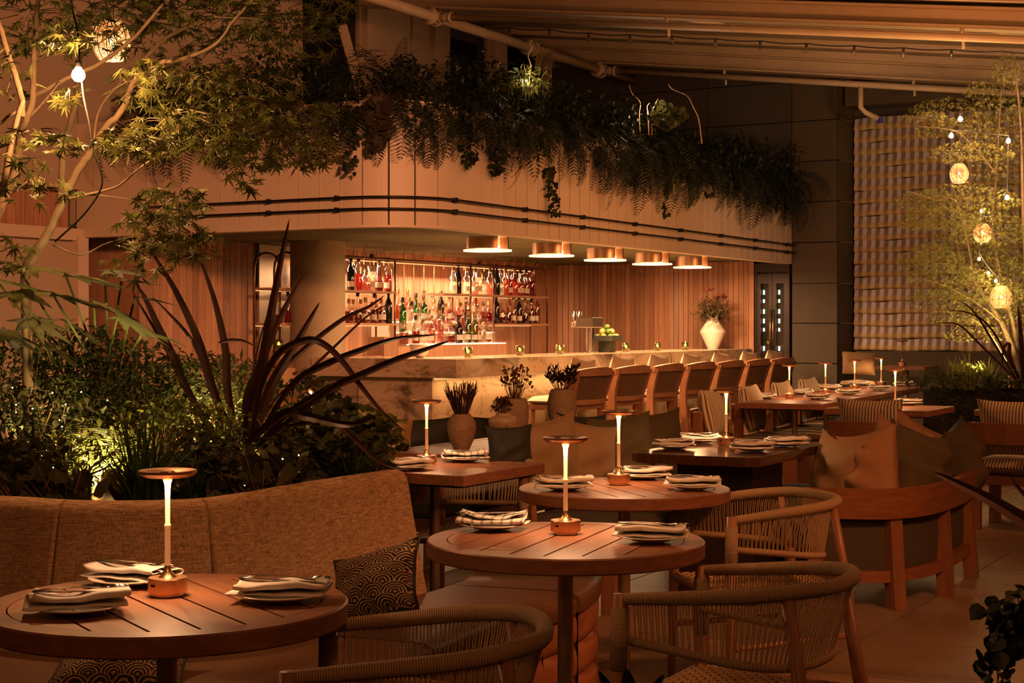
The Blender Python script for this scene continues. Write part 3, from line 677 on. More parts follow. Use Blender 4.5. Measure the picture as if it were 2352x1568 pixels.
# ---- drum ceiling lamps over the counter
def drum_lamp(px, k):
    x = on_line(px, .15); t = thing('drum_lamp', 'copper drum ceiling lamp with cut-away side, %s from the left over the bar' % ORD[k], 'ceiling lamp', BF(x, .15, 2.02), 0, 'drum lamps over the bar')
    r = .19; m = MB(); a0 = R(2); a1 = R(2 + 298)
    m.lathe([(r, .03), (r, .138)], 40, a0=a0, a1=a1); m.lathe([(r - .008, .138), (r - .008, .03)], 40, a0=a0, a1=a1)
    m.build('drum', M_['copper'], t, smooth=True)
    MB().lathe([(r - .06, .008), (r + .03, .008), (r + .03, .022), (r - .06, .022), (r - .06, .008)], 48).build('rim', M_['glow_rim'], t, smooth=True, auto=30)
    MB().lathe([(0, .012), (r - .03, .012), (r - .03, .02), (0, .02)], 32).build('diffuser', M_['glow_lamp'], t)
    MB().lathe([(.11, .022), (.11, .138)], 24).build('inner_drum', M_['glow_inner'], t, smooth=True); MB().lathe([(.112, .024), (.112, .06)], 20, a0=R(-60), a1=R(0)).build('inner_glow', M_['glow_lamp'], t, smooth=True)
    MB().lathe([(0, .139), (r - .01, .139)], 32).build('back_plate', M_['brass'], t)
    d = bpy.data.lights.new('drum_light', 'AREA'); d.shape = 'DISK'; d.size = .3; d.energy = 30; d.color = (1,.50,.22)
    o = bpy.data.objects.new('drum_light', d); COL.objects.link(o); o.parent = t; o.location = (0,0,.003)
for k, px in enumerate((1120, 1267, 1390, 1498, 1590)): drum_lamp(px, k)
# shelf light for the bottles
for (x0_, x1_, z_) in ((xl + .05, p1 - .05, 1.99), (p2, xr - .2, 1.99), (S0 + .1, S1, 1.98)):
    d = bpy.data.lights.new('shelf_light', 'AREA'); d.shape = 'RECTANGLE'; d.size = x1_ - x0_; d.size_y = .04; d.energy = 15; d.color = (1,.55,.30)
    o = bpy.data.objects.new('shelf_light', d); COL.objects.link(o); o.location = BF((x0_ + x1_)/2, 2.5, z_); o.rotation_euler = (R(-18), 0, ANG)
# ---- candles in green glass on the counter
cg = MB().lathe([(0,.004),(.030,.004),(.036,.012),(.036,.075),(.034,.075),(.034,.016),(0,.012)], 18).mesh('glass_cup', M_['glass_smoke'], True)
cf = MB().lathe([(.026,0),(.026,.003),(0,.003)], 14).mesh('foot', M_['glass_smoke'], True)
cw = MB().lathe([(0,.016),(.030,.016),(.030,.030),(0,.032)], 14).mesh('candle', M_['linen'], True)
cfl = MB().lathe([(0,.033),(.012,.040),(.009,.052),(0,.064)], 8).mesh('flame', M_['glow_candle'], True)
for k, (px, yy, nm) in enumerate(((1075,.22,'nearest the counter corner'),(1194,.25,'second along the bar from the counter corner'),(1286,.28,'left of the beer tap on the bar'),(1438,.30,'just right of the fruit stand on the bar'),(1510,.30,'between fruit stand and white vase'),(1574,.32,'closest to the white vase on the bar'),(640,2.2,'standing in for a mirror reflection behind the column'))):  # last holder stands in for the mirror reflection of a candle
    x = on_line(px, yy); z = 1.072 if yy < 1 else 1.13
    t = thing('candle_holder', 'smoky green glass candle holder ' + nm, 'candle holder', BF(x, yy, z), 0, 'candles in green glass')
    t.scale = (1.2, 1.2, 1.25)
    for me_, n_ in ((cg,'glass_cup'),(cf,'foot'),(cw,'candle'),(cfl,'flame')): inst(me_, n_, t)
pd = MB().box(-.1, .1, -.1, .1, 0, .168).build('display_block', M_['wall_wood'], None, loc=BF(on_line(640, 2.2), 2.2, .962), bevel=.004); pd.rotation_euler.z = ANG
tag(pd, 'small block added under the candle that stands in for a reflection', 'block')
# ---- beer tap
x = on_line(1356, .42); t = thing('beer_tap', 'steel beer tap tower with four black topped taps on the bar', 'beer tap', BF(x, .42, 1.071), ANG)
MB().lathe([(0,0),(.075,0),(.075,.012),(.05,.02),(0,.02)], 24).build('base', M_['steel'], t, smooth=True, auto=30)
MB().lathe([(.045,.015),(.045,.27)], 24).build('column', M_['steel'], t, smooth=True)
MB().box(-.12, .12, -.09, .11, .265, .375).build('head', M_['steel'], t, bevel=.006)
for k in range(4):
    yy = .13; xx = -.09 + k*.06
    tp = MB().tube([(xx, .11, .33), (xx, .16, .33), (xx, .17, .30), (xx, .18, .26)], .011, 8).build('tap', M_['steel'], t, smooth=True)
    MB().tube([(xx, .15, .335), (xx, .155, .36), (xx, .155, .44)], [.007,.009,.012], 8).build('tap_handle', M_['black_metal'] if k % 2 else M_['steel'], tp, smooth=True)
# ---- fruit on a green stone stand
x = on_line(1394, .42); fc = BF(x, .42, 1.071)
t = thing('fruit_stand', 'dark green stone fruit stand on the bar', 'stand', fc, ANG)
MB().box(-.07, .07, -.07, .07, 0, .12).build('foot', M_['stone_green'], t, bevel=.004)
MB().box(-.13, .13, -.13, .13, .12, .135).box(-.13, .13, -.13, -.115, .135, .18).box(-.13, .13, .115, .13, .135, .18).box(-.13, -.115, -.115, .115, .135, .18).box(.115, .13, -.115, .115, .135, .18).build('tray', M_['stone_green'], t)
me_l = MB().lathe([(0,-.030)] + [(.031*math.sin(a), -.031*math.cos(a)) for a in [.4 + i*.39 for i in range(7)]] + [(0,.032)], 12).mesh('lime', M_['lime'], True)
me_y = MB().lathe([(0,-.040)] + [(.033*math.sin(a), -.037*math.cos(a)) for a in [.4 + i*.39 for i in range(7)]] + [(0,.042)], 12).mesh('lemon', M_['lemon'], True)
spots = [(-.075,-.075,.168,0),(0,-.08,.168,0),(.075,-.075,.168,1),(-.078,0,.168,1),(0,0,.168,0),(.078,.0,.168,1),(-.07,.078,.168,0),(.005,.078,.168,1),(.075,.078,.168,0),(-.038,-.04,.222,0),(.040,-.036,.222,1),(-.03,.04,.222,1),(.045,.042,.222,0),(.004,.0,.272,0)]
cnt = [0, 0]
for dx, dy, dz, ty in spots:
    p = fc + D1*dx + D2*dy + Vector((0,0,dz)); o = inst(me_y if ty else me_l, 'lemon' if ty else 'lime', None, loc=p); o.rotation_euler = (rnd.uniform(0,3), rnd.uniform(0,3), 0)
    tag(o, ('yellow lemon' if ty else 'green lime') + (' on the very top of the fruit pile' if dz > .25 else ' heaped on the dark stone fruit stand'), 'lemon' if ty else 'lime', ('lemons' if ty else 'limes') + ' on the fruit stand')
# ---- white faceted vase with proteas
x = on_line(1637, .34); vb = BF(x, .34, 1.071)
t = thing('vase', 'white double cone vase standing near the end of the bar', 'vase', vb, 0)
MB().lathe([(0,0),(.062,0),(.160,.205),(.160,.212),(.068,.36),(.064,.372),(.080,.395),(.072,.395),(.056,.37),(0,.35)], 28).build('vase_body', M_['vase_white'], t, auto=35)
t = thing('protea_bouquet', 'bouquet of dried pink proteas and grey foliage in white vase', 'flowers', vb + Vector((0,0,.37)), 0); t.scale = (1.15,1.15,1.05)
fr_ = random.Random(3)
leafm = MB()
for k in range(130):
    a = fr_.uniform(0, 6.28); sp = fr_.uniform(.05, .26); hh = fr_.uniform(-.05, .30) * (1.15 - sp*1.6); tip = Vector((sp*math.cos(a), sp*math.sin(a), hh)); base = Vector((.02*math.cos(a), .02*math.sin(a), 0))
    mid = (base + tip) * .5 + Vector((0,0,.05))
    leafm.tube([base, mid, tip], [.003,.003,.0015], 4)
    for j in range(9):
        q = base.lerp(mid, .4).lerp(tip, j/9); d = Vector((fr_.uniform(-1,1), fr_.uniform(-1,1), fr_.uniform(-.4,.8))).normalized(); sd_ = d.cross(Vector((0,0,1))) * .010
        leafm.add([q, q + d*.04 + sd_, q + d*.085, q + d*.04 - sd_], [(0,1,2,3)])
stuff(leafm.build('foliage', M_['leaf_grey'], t))
for (dx, dz, sz) in ((-.07,.30,.05),(-.015,.32,.045),(-.10,.20,.035),(.03,.22,.05),(.08,.25,.05),(.12,.22,.045),(.06,.10,.04),(.09,.06,.035),(-.03,.12,.045),(.13,.15,.03),(-.12,.14,.03)):
    c = Vector((dx, fr_.uniform(-.08, .04), dz)); m = MB()
    for ring_ in range(3):
        for j in range(9):
            a = j*.7 + ring_*.35; op = .35 + .35*ring_; d = Vector((math.cos(a)*op, math.sin(a)*op, 1)).normalized(); s2 = Vector((-math.sin(a), math.cos(a), 0)) * sz*.34
            m.add([c, c + d*sz*.7 + s2, c + d*sz*1.3, c + d*sz*.7 - s2], [(0,1,2,3)])
    m.build('protea_flower', M_['petal'], t)
# white bowl on back counter
o = MB().lathe([(0,0),(.05,0),(.11,.05),(.15,.13),(.155,.16),(.148,.16),(.10,.06),(0,.03)], 28).build('mixing_bowl', M_['ceramic'], None, smooth=True, loc=BF(on_line(936, 1.85), 2.1, .962)); tag(o, 'white rounded bowl in front of the bottle display', 'bowl')
o.location = BF(on_line(936, 1.93), 1.93, .962)
o.location = BF(.36, .60, 1.071)
o.scale = (.62,.62,.75)
# ---- bar stools
def make_stool():
    t = thing('bar_stool', '', 'bar stool')
    w = .25
    for sy in (-1, 1):
        MB().tube([(.20, sy*.20, 0), (.19, sy*.20, .62)], [.017,.022], 4).build('leg', M_['stool_wood'], t)
        pts = [(-.25, sy*.21, 0), (-.215, sy*.225, .35), (-.20, sy*.24, .66), (-.235, sy*.262, .84), (-.27, sy*.272, .955)]
        m = MB()
        for a, b in zip(smooth_path(pts, 4)[:-1], smooth_path(pts, 4)[1:]):
            vs = []
            for p in (a, b):
                for dx, dy in ((-.032,-.018),(.032,-.018),(.032,.018),(-.032,.018)): vs.append((p.x + dx, p.y + dy, p.z))
            m.add(vs, [(0,1,5,4),(1,2,6,5),(2,3,7,6),(3,0,4,7)])
        m.build('back_post', M_['stool_wood'], t)
    seat = MB().prism([(.23,-.23),(.23,.23),(-.21,.25),(-.21,-.25)], .61, .66).build('seat_frame', M_['stool_wood'], t, bevel=.008)
    MB().box(.18, .215, -.20, .20, .22, .26).box(-.235, -.20, -.2, .2, .28, .315).build('footrest', M_['stool_wood'], t)
    MB().box(-.22, .2, -.215, -.185, .30, .335).box(-.22, .2, .185, .215, .30, .335).build('stretcher', M_['stool_wood'], t)
    def bp(u, z):    # curved back surface
        f = (z - .66) / .30; ww = .235 + .03*f
        return Vector((-.20 - .07*f - .055*(1 - u*u), u*ww, z))
    m = MB(); pr = 12
    for i in range(pr):                                   # top rail, bowed
        u0, u1 = -1.12 + 2.24*i/pr, -1.12 + 2.24*(i+1)/pr; vs = []
        for u in (u0, u1):
            c = bp(u, .955); up = .03*(1 - u*u*.8)
            for dx, dz in ((-.022,-.03),(.022,-.03),(.024,.02+up),(-.02,.02+up)): vs.append((c.x + dx, c.y, c.z + dz))
        m.add(vs, [(0,1,5,4),(1,2,6,5),(2,3,7,6),(3,0,4,7)] + ([(3,2,1,0)] if i == 0 else []) + ([(4,5,6,7)] if i == pr-1 else []))
    m.build('top_rail', M_['stool_wood'], t)
    m = MB()
    for i in range(pr):
        u0, u1 = -1 + 2*i/pr, -1 + 2*(i+1)/pr; vs = []
        for u in (u0, u1):
            c = bp(u, .685)
            for dx, dz in ((-.018,-.022),(.018,-.022),(.018,.022),(-.018,.022)): vs.append((c.x + dx, c.y, c.z + dz))
        m.add(vs, [(0,1,5,4),(1,2,6,5),(2,3,7,6),(3,0,4,7)])
    m.build('lower_rail', M_['stool_wood'], t)
    m = MB()                                               # woven cane panel: over-under strands on a backing
    nz_, nu = 22, 20
    vs, fs = [], []
    for i in range(nz_ + 1):
        for j in range(13):
            u = -.98 + 1.96*j/12; c = bp(u, .70 + .235*i/nz_); vs.append((c.x + .004, c.y, c.z))
    for i in range(nz_):
        for j in range(12): a = i*13 + j; fs.append((a, a+1, a+14, a+13))
    MB().add(vs, fs).build('cane_backing', M_['wicker_back'], t, smooth=True)
    for i in range(nz_):
        z = .702 + .235*(i + .5)/nz_; pts = []
        for j in range(nu*2 + 1):
            u = -.98 + 1.96*j/(nu*2); c = bp(u, z); pts.append((c.x - .004 - .004*(1 if (j//2 + i) % 2 else -1), c.y, z))
        m.tube(pts, .0042, 3, caps=False)
    stuff(m.build('cane_weave', M_['wicker'], t))
    return t
def cushion_mesh(wd, hh, th, name, m, n=14, pinch=.05, seed=0, wrinkle=.5, sag=0):
    """pillow: w along x, h along y, bulging in z"""
    q = random.Random(seed); ph = [q.uniform(0, 6.28) for _ in range(6)]; vs, fs = [], []
    for side in (1, -1):
        for i in range(n + 1):
            for j in range(n + 1):
                u, v = -1 + 2*i/n, -1 + 2*j/n
                e = max(0, (1 - abs(u)**2.4) * (1 - abs(v)**2.4)); z = th/2 * (e ** .52)
                z *= 1 + .10*wrinkle*(math.sin(5*u + ph[0] + 2*v) + math.sin(7*v + ph[1] - 3*u)) * e
                x = wd/2*u*(1 - pinch*(1 - u*u*0)*(1 - abs(v)**2.5)*0.9 + 0) ; y = hh/2*v*(1 - pinch*(1 - abs(u)**2.5)*.9)
                y -= sag * (1 - u*u) * (v + 1) * .5 * hh
                vs.append((x, y, z*side))
    o = (n+1)**2
    for i in range(n):
        for j in range(n):
            a = i*(n+1) + j; fs.append((a, a+n+1, a+n+2, a+1)); fs.append((o+a, o+a+1, o+a+n+2, o+a+n+1))
    me = MB().add(vs, fs).mesh(name, m, True); return me
def pillow_M(loc, heading, lean, roll=0):
    """standing pillow: its face looks along -Y turned by heading, tipped back by lean"""
    return Matrix.Translation(loc) @ Matrix.Rotation(heading, 4, 'Z') @ Matrix.Rotation(R(90) - lean, 4, 'X') @ Matrix.Rotation(roll, 4, 'Z')
stool0 = make_stool()
def slab_cushion(wx, wy, th, name, m, r=.03, bulge=.01):
    prof = [(-1,0),(-1,.5),(-1,1)]
    vs, fs = [], []; n = 10
    for side in (1, -1):
        for i in range(n + 1):
            for j in range(n + 1):
                u, v = -1 + 2*i/n, -1 + 2*j/n
                e = max(0, (1 - abs(u)**9) * (1 - abs(v)**9)); z = (th/2) * (e ** .35) + (bulge * (1-u*u)*(1-v*v) if side > 0 else 0)
                k = 1 - .06*(abs(u)*abs(v))**6
                vs.append((wx/2*u*k, wy/2*v*k, th/2 + z*side))
    o = (n+1)**2
    for i in range(n):
        for j in range(n):
            a = i*(n+1) + j; fs.append((a, a+n+1, a+n+2, a+1)); fs.append((o+a, o+a+1, o+a+n+2, o+a+n+1))
    return MB().add(vs, fs).mesh(name, m, True)
inst(slab_cushion(.47, .50, .075, 'seat_cushion', M_['cushion_light']), 'seat_cushion', stool0, loc=(.01, 0, .655))
inst(cushion_mesh(.38, .36, .13, 'back_cushion', M_['cushion_light'], seed=4), 'back_cushion', stool0, M=pillow_M((-.15, .02, .905), R(90), R(10), R(5)))
for k in range(7):
    s = stool0 if k == 0 else copy_tree(stool0)
    s.scale = (1.08, 1.20, .98); s.location = BF(1.26 + .836*k, -.40, 0); s.rotation_euler = (0, 0, ANG + math.pi/2 + rnd.uniform(-.04, .04))
    tag(s, 'wooden cane-backed bar stool, %s from the left along the marble bar' % ORD[k], 'bar stool', 'bar stools along the counter')
# ================================================================== TABLES
def pedestal(t, h, r=.023, base=.21):
    MB().lathe([(r, .012), (r, h)], 24).build('pole', M_['pole_metal'], t, smooth=True)
    MB().lathe([(0, .016), (base*.2, .016), (base, .008), (base, 0), (0, 0)], 36).build('base_plate', M_['pole_metal'], t, auto=30)
def round_table(loc, grain, label, r=.40, h=.745, slat=.098):
    t = thing('round_table', label, 'table', (loc[0], loc[1], 0), grain, 'round slatted tables')
    rw = .058; ri = r - rw
    MB().lathe([(ri, h - .045), (r - .004, h - .045), (r, h - .041), (r, h - .004), (r - .004, h), (ri + .001, h), (ri, h - .001), (ri, h - .045)], 72).build('rim', M_['teak_rim'], t, auto=40)
    n = int(2*ri / slat) + 1; wd = 2*ri / n; g = .0035
    for k in range(n):
        y0, y1 = -ri + k*wd + g, -ri + (k+1)*wd - g; rr = ri - .003
        a0, a1 = math.asin(max(-.999, y0/rr)), math.asin(min(.999, y1/rr)); m = 6
        pr = [(rr*math.cos(a0 + (a1-a0)*i/m), rr*math.sin(a0 + (a1-a0)*i/m)) for i in range(m+1)]
        pl = [(-x, y) for x, y in reversed(pr)]
        MB().prism(pr + pl, h - .03, h - .0008).build('slat', M_['teak_x'], t)
    MB().lathe([(0, h - .05), (ri + .02, h - .05), (ri + .02, h - .034), (0, h - .034)], 40).build('under_frame', M_['dark_base'], t)
    pedestal(t, h - .05); return t
def square_table(loc, rot, lx, ly, label, h=.745, group='rectangular slatted tables', slats=True, base=.2, rim=.055):
    """corner-based: the table runs +x, +y from its near corner"""
    t = thing('square_table', label, 'table', (loc[0], loc[1], 0), rot, group)
    for a in ((0, lx, 0, rim), (0, lx, ly - rim, ly), (0, rim, rim + .001, ly - rim - .001), (lx - rim, lx, rim + .001, ly - rim - .001)):
        MB().box(a[0], a[1], a[2], a[3], h - .045, h).build('rim', M_['teak_rim'], t, bevel=.003)
    n = max(1, round((lx - 2*rim) / .09)); wd = (lx - 2*rim) / n
    sm = MB().box(.003, wd - .003, rim + .003, ly - rim - .003, h - .03, h - .001).mesh('slat', M_['teak_rim'])
    for k in range(n): inst(sm, 'slat', t, loc=(rim + wd*k, 0, 0))
    MB().box(.03, lx - .03, .03, ly - .03, h - .055, h - .046).build('under_frame', M_['dark_base'], t)
    c = (lx/2, ly/2)
    MB().lathe([(.023, .012), (.023, h - .055)], 20, (c[0], c[1], 0)).build('pole', M_['pole_metal'], t, smooth=True)
    MB().lathe([(0, .016), (base, .008), (base, 0), (0, 0)], 30, (c[0], c[1], 0)).build('base_plate', M_['pole_metal'], t, auto=30)
    return t
T1 = Vector((-.767, 3.487, 0)); T2 = Vector((.154, 4.518, 0)); T3 = Vector((.426, 5.95, 0))
round_table(T1, R(-58), 'round slatted wood table nearest the camera, beside the woven sofa')
round_table(T2, R(70), 'round slatted wood table in the middle, with two place settings')
round_table(T3, R(108), 'farthest of the three round slatted wood tables')
T4c = Vector((-.197, 6.40, 0)); square_table(T4c, ANG, .70, .72, 'square slatted wood table behind the tall end of the woven sofa')
A6 = Vector((2.41, 12.2, 0))
rown = ['nearest of the four tables in the right hand row', 'second table from the front in the right hand row', 'third table from the front in the right hand row', 'farthest of the four tables in the right hand row']
A6A = R(64); U6 = Vector((math.cos(A6A), math.sin(A6A), 0))
for k in range(4):
    o = A6 + U6*(.98*k)
    square_table(o, A6A, .965, .70, 'rectangular wood table, ' + rown[k])
TB = Vector((2.98, 11.24, 0)); square_table(TB, ANG, .80, .77, 'wood table behind the striped cushion chair that faces away')
TR = PZ(2237, 941, .745) - D2*.8; square_table(Vector((TR.x, TR.y, 0)), ANG, .85, .8, 'wood table at the right edge beside the planter')
# dark polished table
T5c = Vector((1.132, 7.25, 0)); t = thing('square_table', 'dark polished rectangular table on a thick square pedestal', 'table', T5c, ANG)
MB().prism([(.05,0),(1.04,0),(1.09,.05),(1.09,.61),(1.04,.66),(.05,.66),(0,.61),(0,.05)], .70, .745).build('tabletop', M_['dark_table'], t, bevel=.003)
MB().box(.30, .72, .13, .53, 0, .70).build('pedestal', M_['dark_base'], t, bevel=.005)
# vase console behind the benches
VA = Vector((-.249, 7.74, 0))
def VF(a, b, z=0): return VA + D1*a + D2*b + Vector((0,0,z))
o = VF(-.28, -.20); t = square_table(o, ANG, 2.25, .52, 'long narrow wood table holding the clay vases', base=.15)
t9 = P(713, 1017, 8.3); round_table((t9.x, t9.y), R(40), 'small round table half hidden behind the dark flax leaves', r=.27)
# high table by the far window
hf = P(2010, 850, 17.3)
t = thing('square_table', 'small wood table in the far corner below the blind', 'table', (hf.x, hf.y, 0), ANG - R(90))
MB().box(0, .55, 0, .55, .87, .91).build('tabletop', M_['teak_rim'], t, bevel=.003); MB().lathe([(.03, 0), (.03, .87)], 12, (.27, .27, 0)).build('pole', M_['pole_metal'], t, smooth=True)
# ================================================================== LAMPS
LM = {}
LM['base'] = MB().lathe([(0,0),(.036,0),(.036,.006),(.044,.008),(.0445,.010),(.0445,.039),(.043,.041),(0,.041)], 40).mesh('base', M_['copper'], False)
LM['cone'] = MB().lathe([(.021,.041),(.015,.047),(.009,.056),(.0072,.066),(.0070,.068)], 24).mesh('cone', M_['brass'], True)
LM['lower_stem'] = MB().lathe([(.0068,.066),(.0064,.155),(.0072,.155),(.0072,.162),(0,.162)], 18).mesh('lower_stem', M_['glow_stem_low'], True)
LM['light_stem'] = MB().lathe([(.0052,.160),(.0058,.225),(.0070,.252),(.0115,.266),(.0130,.269)], 18).mesh('light_stem', M_['glow_stem'], True)
LM['disc'] = MB().lathe([(0,.270),(.050,.269),(.058,.272),(.066,.279),(.0665,.283),(.064,.285),(.036,.282),(.028,.279),(.018,.279),(.014,.283),(0,.283)], 44).mesh('disc', M_['copper'], False)
lamp_ld = bpy.data.lights.new('lamp_glow', 'AREA'); lamp_ld.shape = 'DISK'; lamp_ld.size = .085; lamp_ld.energy = 1.6; lamp_ld.color = (1,.50,.235)
lamp_far = lamp_ld.copy(); lamp_far.energy = 2.0
def table_lamp(loc, label, lit=True, far=False, s=1.0):
    t = thing('table_lamp', label, 'lamp', loc, rnd.uniform(-.4,.4), 'copper table lamps with flat disc tops'); t.scale = (s, s, s)
    for k in ('base','cone','lower_stem','light_stem','disc'):
        me = LM[k]
        if not lit and 'stem' in k: me = me.copy(); me.materials[0] = M_['pole_metal']
        inst(me, k, t, auto=30 if k in ('base','disc') else None)
    MB().box(.0435, .0452, -.006, .006, .024, .029).build('switch', M_['black_metal'], t, M=Matrix.Rotation(R(215), 4, 'Z'))
    if lit:
        o = bpy.data.objects.new('lamp_glow', lamp_far if far else lamp_ld); COL.objects.link(o); o.parent = t; o.location = (0,0,.262)
    return t
TZ = .7455
table_lamp(PZ(385, 1366, TZ), 'copper table lamp on the round table nearest the camera')
table_lamp(PZ(1299, 1225, TZ), 'copper table lamp on the middle round table')
table_lamp(PZ(1421, 1112, TZ), 'copper table lamp on the farthest round table')
table_lamp(PZ(980, 1066, TZ), 'copper table lamp on the square table behind the woven sofa')
table_lamp(PZ(1668, 1022, TZ), 'copper table lamp on the dark polished table', far=True)
for px, py, nm in ((1813, 915, 'nearest in the right hand row'), (1896, 905, 'second from the front in the right hand row'), (1963, 894, 'third from the front in the right hand row'), (2024, 885, 'farthest in the right hand row')):
    table_lamp(PZ(px, py, TZ), 'copper table lamp, ' + nm, far=True)
lb = TB + D1*.45 + D2*.36; table_lamp((lb.x, lb.y, TZ), 'copper table lamp behind the striped chair back', far=True)
table_lamp((t9.x, t9.y, TZ), 'copper table lamp glowing behind the flax leaves', far=True)
c = hf + (D1*0 + D2*0); hl = Matrix.Rotation(ANG - R(90), 4, 'Z') @ Vector((.22,.3,0)); table_lamp((hf.x + hl.x, hf.y + hl.y, .911), 'unlit table lamp in front of the blind', lit=False)
# ================================================================== PLACE SETTINGS
plate_me = MB().lathe([(0,.004),(.055,.004),(.062,.008),(.098,.016),(.100,.018),(.098,.0195),(.064,.012),(.055,.008),(0,.008)], 40).mesh('plate', M_['ceramic'], True)
def napkin_mesh(seed, m):
    """cloth folded in three: an S-shaped sheet run along x, corners curling"""
    q = random.Random(seed); nx = 20; vs, fs = [], []; th = .0032
    mid = [(-.052,.0),(-.02,.001),(.02,.0),(.050,.003),(.055,.008),(.049,.012),(.02,.013),(-.02,.011),(-.044,.013),(-.049,.018),(-.043,.022),(-.015,.021),(.012,.023),(.034,.020)]
    nrm = []
    for k in range(len(mid)):
        a, b = mid[max(k-1, 0)], mid[min(k+1, len(mid)-1)]; dx, dz = b[0]-a[0], b[1]-a[1]; L_ = math.hypot(dx, dz) or 1; nrm.append((-dz/L_, dx/L_))
    prof = [(y + n_[0]*th/2, z + n_[1]*th/2) for (y, z), n_ in zip(mid, nrm)] + [(y - n_[0]*th/2, z - n_[1]*th/2) for (y, z), n_ in reversed(list(zip(mid, nrm)))]
    n = len(prof); h = len(mid); f1, f2, f3 = q.uniform(0,6), q.uniform(0,6), q.uniform(0,6)
    for i in range(nx + 1):
        u = -1 + 2*i/nx
        for j, (y, z) in enumerate(prof):
            lay = (j if j < h else n - 1 - j) / (h - 1)                      # 0 bottom sheet .. 1 top sheet
            x = .108*u*(1 - .10*lay) + .010*(lay - .4) + .004*math.sin(3*lay + f1)
            yy = y*(1 + .10*math.sin(2.3*u + f2)) + .010*math.sin(1.7*u + f1)*(.4 + lay) + .012*lay*u*math.cos(f3)
            zz = .014 + z*(1 + .20*math.sin(3.3*u + f2 + 2*lay)) + .010*lay*max(0, abs(u) - .45)**1.3*(1.6 + math.sin(f3 + 9*y*20)) + .0012*math.sin(8*u + 40*y)
            vs.append((x, yy, zz))
    for i in range(nx):
        for j in range(n): k = (j+1) % n; fs.append((i*n + j, (i+1)*n + j, (i+1)*n + k, i*n + k))
    fs += [tuple(range(n)), tuple(nx*n + j for j in range(n))[::-1]]
    return MB().add(vs, fs).mesh('napkin', m, True)
nap = [napkin_mesh(s_, M_['stripe_linen'] if s_ == 3 else M_['linen']) for s_ in range(6)]
def fork_mesh():
    m = MB()
    def rib(pts, w):
        vs, fs = [], []
        for (x, z), wd in zip(pts, w):
            vs += [(x, -wd, z + .0012), (x, wd, z + .0012), (x, wd*.8, z - .0008), (x, -wd*.8, z - .0008)]
        for i in range(len(pts) - 1):
            a = 4*i; fs += [(a,a+4,a+5,a+1),(a+1,a+5,a+6,a+2),(a+2,a+6,a+7,a+3),(a+3,a+7,a+4,a)]
        fs += [(0,1,2,3), tuple(4*(len(pts)-1) + i for i in (3,2,1,0))]
        m.add(vs, fs)
    rib([(-.10,0),(-.06,.003),(0,.004),(.03,.002),(.045,.001),(.058,.003)], [.0055,.005,.003,.0028,.008,.0115])
    for k in range(4):
        y = -.0095 + .0063*k; m.tube([(.057,y,.003),(.075,y,.006),(.098,y*.9,.005)], [.0018,.0016,.0009], 5)
    return m.mesh('fork', M_['steel'], True)
def knife_mesh():
    m = MB(); pts = [(-.105,.004,.006),(-.06,.0045,.006),(-.01,.0035,.005),(.0,.0032,.008),(.05,.0012,.0095),(.09,.001,.008),(.108,.0006,.001)]
    vs, fs = [], []
    for x, t_, wd in pts: vs += [(x, -wd*.6, -t_/2), (x, wd, -t_/4), (x, wd, t_/4), (x, -wd*.6, t_/2)]
    for i in range(len(pts) - 1):
        a = 4*i; fs += [(a,a+4,a+5,a+1),(a+1,a+5,a+6,a+2),(a+2,a+6,a+7,a+3),(a+3,a+7,a+4,a)]
    fs += [(0,1,2,3), tuple(4*(len(pts)-1) + i for i in (3,2,1,0))]
    return m.add(vs, fs).mesh('knife', M_['steel'], True)
fork_me, knife_me = fork_mesh(), knife_mesh()
def setting(px, py, rot, where, z=TZ, n=0, small=False):
    p = PZ(px, py, z + .012); p.z = z
    o = inst(plate_me, 'plate', None, loc=p); tag(o, 'round pale plate under a folded napkin ' + where, 'plate', 'plates set with napkins')
    b = p + Vector((0, 0, .006)); o = inst(nap[n % 6], 'napkin', None, loc=b); o.rotation_euler.z = rot; tag(o, 'folded white napkin on the plate ' + where, 'napkin', 'folded napkins')
    zt = .0475
    for me, nm, dy, dr in ((fork_me, 'fork', .012, .10), (knife_me, 'knife', -.016, -.07)):
        o = inst(me, nm, None, loc=p + Matrix.Rotation(rot, 3, 'Z') @ Vector((.01, dy, zt))); o.rotation_euler = (0, R(2), rot + dr)
        tag(o, 'steel %s lying on the napkin %s' % (nm, where), nm, nm + 's on napkins')
ST = [(180,1393,R(18),'at the front left of the nearest table'),(300,1330,R(-28),'behind the lamp of the nearest table'),(645,1366,R(-4),'at the right of the nearest table'),
 (1132,1206,R(172),'at the left of the middle round table'),(1495,1233,R(-10),'at the right of the middle round table'),
 (1297,1117,R(8),'at the left of the farthest round table'),(1478,1092,R(14),'at the back of the farthest round table'),(1590,1116,R(-8),'at the right of the farthest round table'),
 (938,1072,R(30),'at the left of the square table'),(1068,1053,R(8),'at the back of the square table'),
 (1548,1025,R(170),'at the left of the dark polished table'),(1608,1011,R(176),'at the back left of the dark polished table'),(1728,1030,R(-6),'at the front right of the dark polished table'),(1806,1019,R(8),'at the far right of the dark polished table'),
 (1755,912,R(176),'on the nearest right hand row table, left'),(1878,914,R(4),'on the nearest right hand row table, right'),(1842,902,R(176),'on the second right hand row table, left'),(1951,903,R(4),'on the second right hand row table, right'),
 (1906,891,R(176),'on the third right hand row table, left'),(2020,894,R(2),'on the third right hand row table, right'),(1972,882,R(176),'on the farthest right hand row table, left'),(2078,884,R(2),'on the farthest right hand row table, right'),
 (2084,926,R(10),'behind the striped chair back')]
for k, s_ in enumerate(ST): setting(*s_, n=k)
